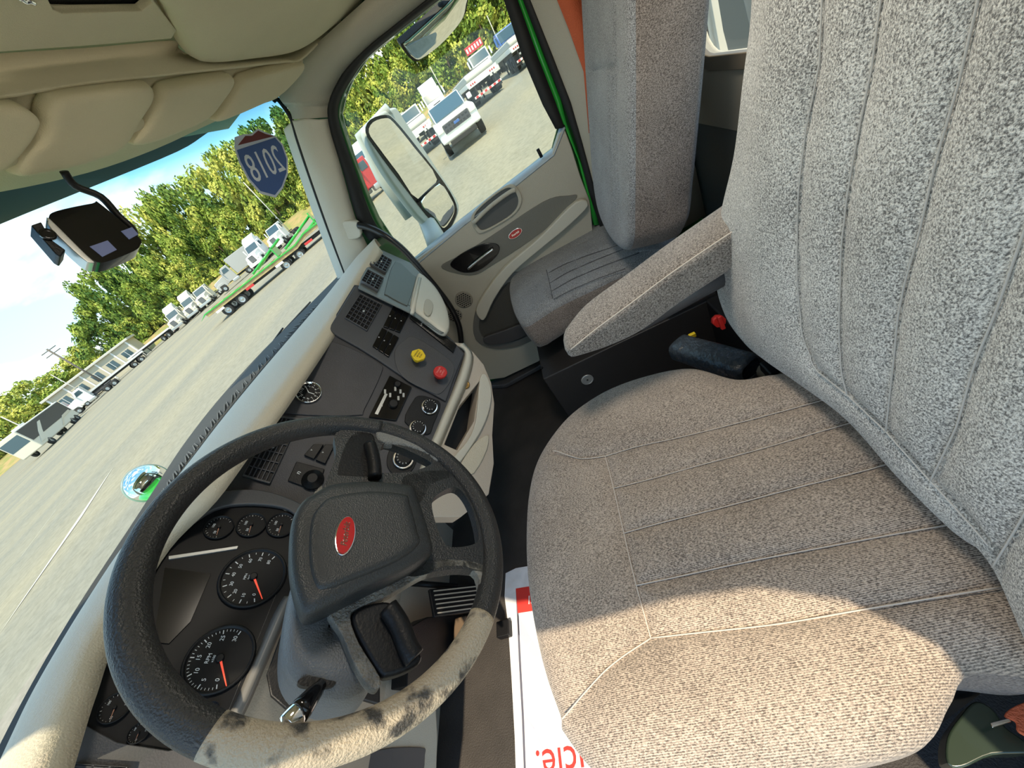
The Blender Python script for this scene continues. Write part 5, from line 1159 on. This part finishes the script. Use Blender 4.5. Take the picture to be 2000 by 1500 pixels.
def flatbed(lab, L_=13., deck=TARP, load=False, group=None):
    t = empty('flatbed_trailer', (0, 0, 0), lab, 'trailer', group)
    lb('deck', (0, 0, 1.42), (2.5, L_, .16), deck, t, .02)
    for s in (-1, 1):
        lb('side_rail', (s*1.25, 0, 1.36), (.08, L_, .28), WHT, t, .02)
        lb('main_beam', (s*.5, 0, 1.12), (.18, L_*.96, .42), CHS, t, .02)
        for y in (-L_/2+1.2, -L_/2+2.5): wheelm(t, s*.98, y, .5, .5)
        lb('landing_leg', (s*.7, L_/2-3, .6), (.12, .12, 1.1), CHS, t, .01)
        lb('mud_flap', (s*.95, -L_/2+.35, .6), (.55, .04, .7), CHS, t, .01)
    if load: prism('tarp', [(-L_/2+.1, 1.5), (-L_/2+.1, 1.75), (-L_/2+.5, 1.95), (L_/2-.5, 1.95), (L_/2-.1, 1.7), (L_/2-.1, 1.5)], -1.15, 1.15, deck, t, .15); [lb('tarp_rib', (0, -L_/2+.7+k*.8, 1.965), (2.2, .06, .05), GRL, t, .01) for k in range(int(L_/.8)-1)]
    lb('rear_panel', (0, -L_/2-.02, 1.30), (2.5, .10, .34), WHT, t, .02)
    for k in range(6): lb('tail_lamp', (-1.0+.17*k+(1.15 if k > 2 else 0), -L_/2-.08, 1.30), (.10, .04, .10), RED, t, .02)
    lb('rear_guard', (0, -L_/2-.02, .50), (2.3, .10, .14), WHT, t, .01)
    for k in range(6): lb('red_stripe', (-.95+.38*k, -L_/2-.08, .50), (.19, .03, .13), RED, t, .005)
    for s in (-1, 1): lb('guard_post', (s*.8, -L_/2-.0, .85), (.1, .08, .7), CHS, t, .01)
    return t
def head(p, q): d = q-p; return math.atan2(-d.x, d.y)
# pickup facing the cab
pu = empty('pickup_truck', (0, 0, 0), 'white crew cab pickup facing us across the lot in the side window', 'truck')
prism('body', [(2.75, .55), (2.8, 1.05), (2.72, 1.20), (1.15, 1.30), (.75, 1.33), (-2.75, 1.33), (-2.8, .6)], -.98, .98, WHT, pu, .09)
prism('greenhouse', [(1.2, 1.28), (.35, 1.90), (-1.0, 1.92), (-1.35, 1.33)], -.82, .82, WHT, pu, .08)
prism('windscreen', [(1.17, 1.335), (1.2, 1.33), (.42, 1.87), (.36, 1.87)], -.76, .76, WGL, pu, .01)
for s in (-1, 1):
    prism('side_window', [(.95, 1.36), (.35, 1.80), (-.25, 1.82), (-.25, 1.36)], s*.83-.02, s*.83+.02, WGL, pu, .01)
    prism('side_window', [(-.32, 1.36), (-.32, 1.82), (-.95, 1.82), (-1.2, 1.36)], s*.83-.02, s*.83+.02, WGL, pu, .01)
    lb('headlamp', (s*.80, 2.76, 1.02), (.30, .14, .22), LGT, pu, .03)
    lb('side_mirror', (s*1.12, .95, 1.42), (.22, .12, .22), WHT, pu, .04)
    lb('fog_lamp', (s*.78, 2.83, .55), (.16, .06, .10), LGT, pu, .02)
    for y in (1.85, -1.75): wheelm(pu, s*.88, y, .40, .27)
    prism('wheel_arch', [(2.38, .5), (2.25, .85), (1.85, .98), (1.45, .85), (1.32, .5)], s*.97-.03, s*.97+.03, CHS, pu, .01)
lb('grille', (0, 2.80, .97), (1.28, .08, .34), GRL, pu, .03)
for k in range(7):
    for j in range(2): lb('grille_cell', (-.51+.17*k, 2.845, .90+.14*j), (.10, .02, .07), CHS, pu, .01)
lb('bonnet_badge', (0, 2.85, .97), (.26, .02, .10), BLU, pu, .03)
lb('bumper', (0, 2.84, .62), (1.92, .16, .20), WHT, pu, .05); lb('lower_grille', (0, 2.86, .42), (1.3, .10, .18), CHS, pu, .02)
lb('bed', (0, -1.95, 1.36), (1.6, 1.4, .04), CHS, pu, .01)
pp = (G(879, 309)+G(945, 262))/2; fd = V((pp.x-CAM.x, pp.y-CAM.y, 0)).normalized()
place(pu, gpt(pp.x+1.9, pp.y+.15), math.radians(98), 1.06)
def at(px, py): p = G(px, py); return gpt(p.x, p.y)
def put(root, px, py, hd_, D=None, sc_=1.):
    if D: p = az(px, py, D); p = gpt(p.x, p.y)
    else: p = at(px, py)
    place(root, p, math.radians(hd_), sc_)
# heading: 0 = facing forward (+y), 90 = facing -x (towards us)
put(flatbed('flatbed trailer with pale tarped deck and striped bumper right of the white pickup', 9, TARP, True), 925, 168, -78, 39)
put(flatbed('flatbed trailer partly hidden behind the left side of the white pickup', 9, TARP, True), 806, 256, -78, 36)
put(flatbed('tarped flatbed trailer at the right edge of the side window', 9, TARP, True), 1003, 105, -80, 42)
put(semi('white truck with tall roof fairing behind the pickup roof', WHT), 846, 192, 98, 56)
put(semi('white truck without fairing between the door mirror and pickup', WHT, False), 800, 222, 98, 52)
put(semi('white truck with red roof sign in the upper side window', WHT, False, sign=RED), 930, 108, 98, 56)
put(semi('blue truck at the top right of the side window', BLU, False), 983, 62, 98, 52)
put(semi('white box truck showing above the tall door mirror', WHT, False, back='box'), 748, 262, 78, 60)
put(semi('white truck at the left edge of the side window beside the mirror', WHT, True), 706, 300, 80, 60)
put(semi('red truck low between door mirror and passenger pillar', RED, False, back='frame'), 748, 388, 60, 32, .8)
# seen through the windscreen
put(semi('white truck behind the green trailer nearest the passenger pillar', WHT, False), 545, 452, 95, 72)
put(semi('white truck with tall white fairing left of its neighbour by the green trailer', WHT), 508, 488, 95, 72)
put(semi('grey tank bodied truck left of the white fairing truck', mat('tank_grey', (.45, .45, .43), .4), False, back='box'), 455, 532, 40, 78)
for i, (x, y, D) in enumerate(((402, 572, 88), (378, 592, 90), (352, 618, 92))):
    put(semi(['nearest of three cream trucks in a row left of the tank truck', 'middle of three cream trucks in a row', 'farthest of three cream trucks in a row'][i], CRM, i > 0, group='cream trucks parked in a row'), x, y, 110, D)
put(flatbed('empty black low trailer parked beyond the cream trucks', 11, CHS), 305, 672, 10, 100)
put(semi('white truck with long bare frame before the low building', WHT, False), 182, 772, 50, 92)
put(flatbed('long bare trailer frame right of the white truck by the building', 10, CHS), 232, 730, 60, 96)
put(semi('red truck cab showing behind the white truck by the building', RED, False), 170, 765, 50, 108)
# coach-like motorhome
rv = empty('motorhome', (0, 0, 0), 'long black and cream motorhome with swooping stripes at the far left', 'motorhome')
lb('body', (0, 0, 2.05), (2.5, 11, 2.9), CRM, rv, .15); lb('roof_unit', (0, 2, 3.6), (1, 1.2, .25), WHT, rv, .05)
for s in (-1, 1):
    lb('dark_band', (s*1.26, 0, 2.5), (.03, 10.6, 1.7), GRL, rv, .01)
    prism('swoosh', [(5, 1.0), (3.2, 2.1), (1.5, 2.9), (.8, 2.9), (2.4, 2.0), (4.0, 1.0)], s*1.28-.01, s*1.28+.01, CRM, rv, .0)
    prism('swoosh', [(-.5, .9), (-2.6, 1.8), (-4.8, 1.9), (-4.8, 1.6), (-2.4, 1.5), (-1.0, .9)], s*1.28-.01, s*1.28+.01, TANP, rv, .0)
    for y in (3.6, -3.0, -4.2): wheelm(rv, s*1.1, y, .48, .3)
lb('windscreen', (0, 5.5, 2.4), (2.2, .05, 1.3), WGL, rv, .02); lb('rear_window', (0, -5.5, 2.5), (1.8, .05, .8), WGL, rv, .02)
put(rv, 92, 842, 124, 78)
c2_ = semi('white truck parked just right of the motorhome', WHT, False); put(c2_, 150, 802, 50, 106, 1.)
# low building
bd = empty('low_building', (0, 0, 0), 'low beige building with dark windows beyond the lot', 'building')
BEI = mat('building_beige', (.55, .50, .38), .8)
lb('wall', (0, 0, 2.2), (17, 9, 4.4), BEI, bd, .05); lb('roof', (0, 0, 4.6), (18, 10, .4), mat('roof_pale', (.62, .60, .54), .6), bd, .05)
for k in range(5):
    w0 = lb('window', (-6.6+k*3.3, -4.52, 2.4), (1.6, .08, 1.5), WGL, bd, .02); lb('mullion', (-6.6+k*3.3, -4.57, 2.4), (.08, .04, 1.5), WHT, w0, .0)
for k in range(6): lb('pilaster', (-8.2+k*3.28, -4.55, 2.2), (.3, .14, 4.4), WHT, bd, .02)
put(bd, 190, 722, -48, 118)
# the green step-deck trailer
gt = empty('green_lowboy_trailer', (0, 0, 0), 'long green framed trailer with timber deck lying across the lot ahead', 'trailer')
A0, B0 = G(436, 626), G(648, 448); A0 = gpt(A0.x, A0.y); B0 = gpt(B0.x, B0.y); LL = (B0-A0).length+4
prism('deck', [(0, .80), (0, 1.10), (LL*.55, 1.10), (LL*.62, 1.35), (LL, 1.35), (LL, 1.2), (LL*.62, 1.05), (LL*.55, .80)], -1.32, 1.32, WOOD, gt, .02)
for s in (-1, 1):
    prism('side_beam', [(-.6, .85), (0, 1.12), (LL*.55, 1.13), (LL*.62, 1.40), (LL, 1.40), (LL, 1.30), (LL*.62, 1.28), (LL*.55, 1.03), (0, 1.03)], s*1.34-.05, s*1.34+.05, GREEN, gt, .01)
    for y in (1.3, 2.6, LL*.45, LL*.45+1.3): wheelm(gt, s*1.0, y, .42, .4)
    for k in range(5): lb('marker_plate', (s*1.36, 1+k*LL/5.5, .72), (.02, .7, .16), RED if k % 2 else WHT, gt, .005)
    prism('under_frame', [(.5, .62), (.5, .85), (LL*.9, .85), (LL*.9, .70), (LL*.6, .62)], s*.6-.05, s*.6+.05, CHS, gt, .01)
for k in range(int(LL/1.1)): lb('cross_board', (0, .5+k*1.1, 1.12 if k*1.1 < LL*.55 else 1.37), (2.4, .12, .06), WOOD, gt, .01)
for (ya, yb) in ((LL*.30, LL*.50), (LL*.50, LL*.70), (LL*.62, LL*.85)):
    for s in (-1, 1):
        tube('ramp_brace', [(s*1.1, ya, 1.25), (s*.2, yb, 2.0)], .09, GREEN, gt, k=6, local=True)
for (y, h) in ((LL*.45, 1.9), (LL*.7, 2.2), (LL*.95, 2.4)):
    lb('headboard', (0, y, (h+1.1)/2), (2.3, .10, h-1.1), GREEN, gt, .01); lb('headboard_window', (0, y-.06, (h+1.15)/2), (1.4, .04, (h-1.1)*.4), CHS, gt, .01)
place(gt, A0, head(A0, B0))
# behind the rear window: rack of a parked trailer
rw = empty('trailer_frame', (2.4, -2.6, -.9), 'white and grey metal trailer framing seen through the rear window', 'trailer')
GW = mat('frame_dull', (.16, .17, .16), .35, .3)
def upright(nm, pxs, yy, m, dp=.12):
    q = [UY(x, y, yy) for x, y in pxs]; n = len(q); r_ = [p+V((0, -dp, 0)) for p in q]
    mk(nm, q+r_, [tuple(range(n)), tuple(range(n, 2*n))]+[(i, (i+1) % n, n+(i+1) % n, n+i) for i in range(n)], m, rw, bevel=.005)
upright('grey_slab', [(1392, -60), (1438, -60), (1466, 60), (1470, 170), (1440, 170), (1412, 60)], -2.2, GW, .2)
upright('white_post', [(1430, -60), (1500, -60), (1500, 170), (1462, 170), (1452, 60)], -2.3, WHT)
upright('dark_rail', [(1348, -60), (1353, -60), (1386, 130), (1381, 130)], -2.2, CHS, .05)
upright('cream_beam', [(1360, -60), (1378, -60), (1412, 130), (1394, 130)], -2.3, CRM)
box('frame_bed', (2.2, -2.6, -.62), (3.0, 1.0, .2), CHS, rw, bevel=.01)
for x in (1.4, 3.2): box('frame_leg', (x, -2.6, -.85), (.12, .12, .4), CHS, rw, bevel=.01)
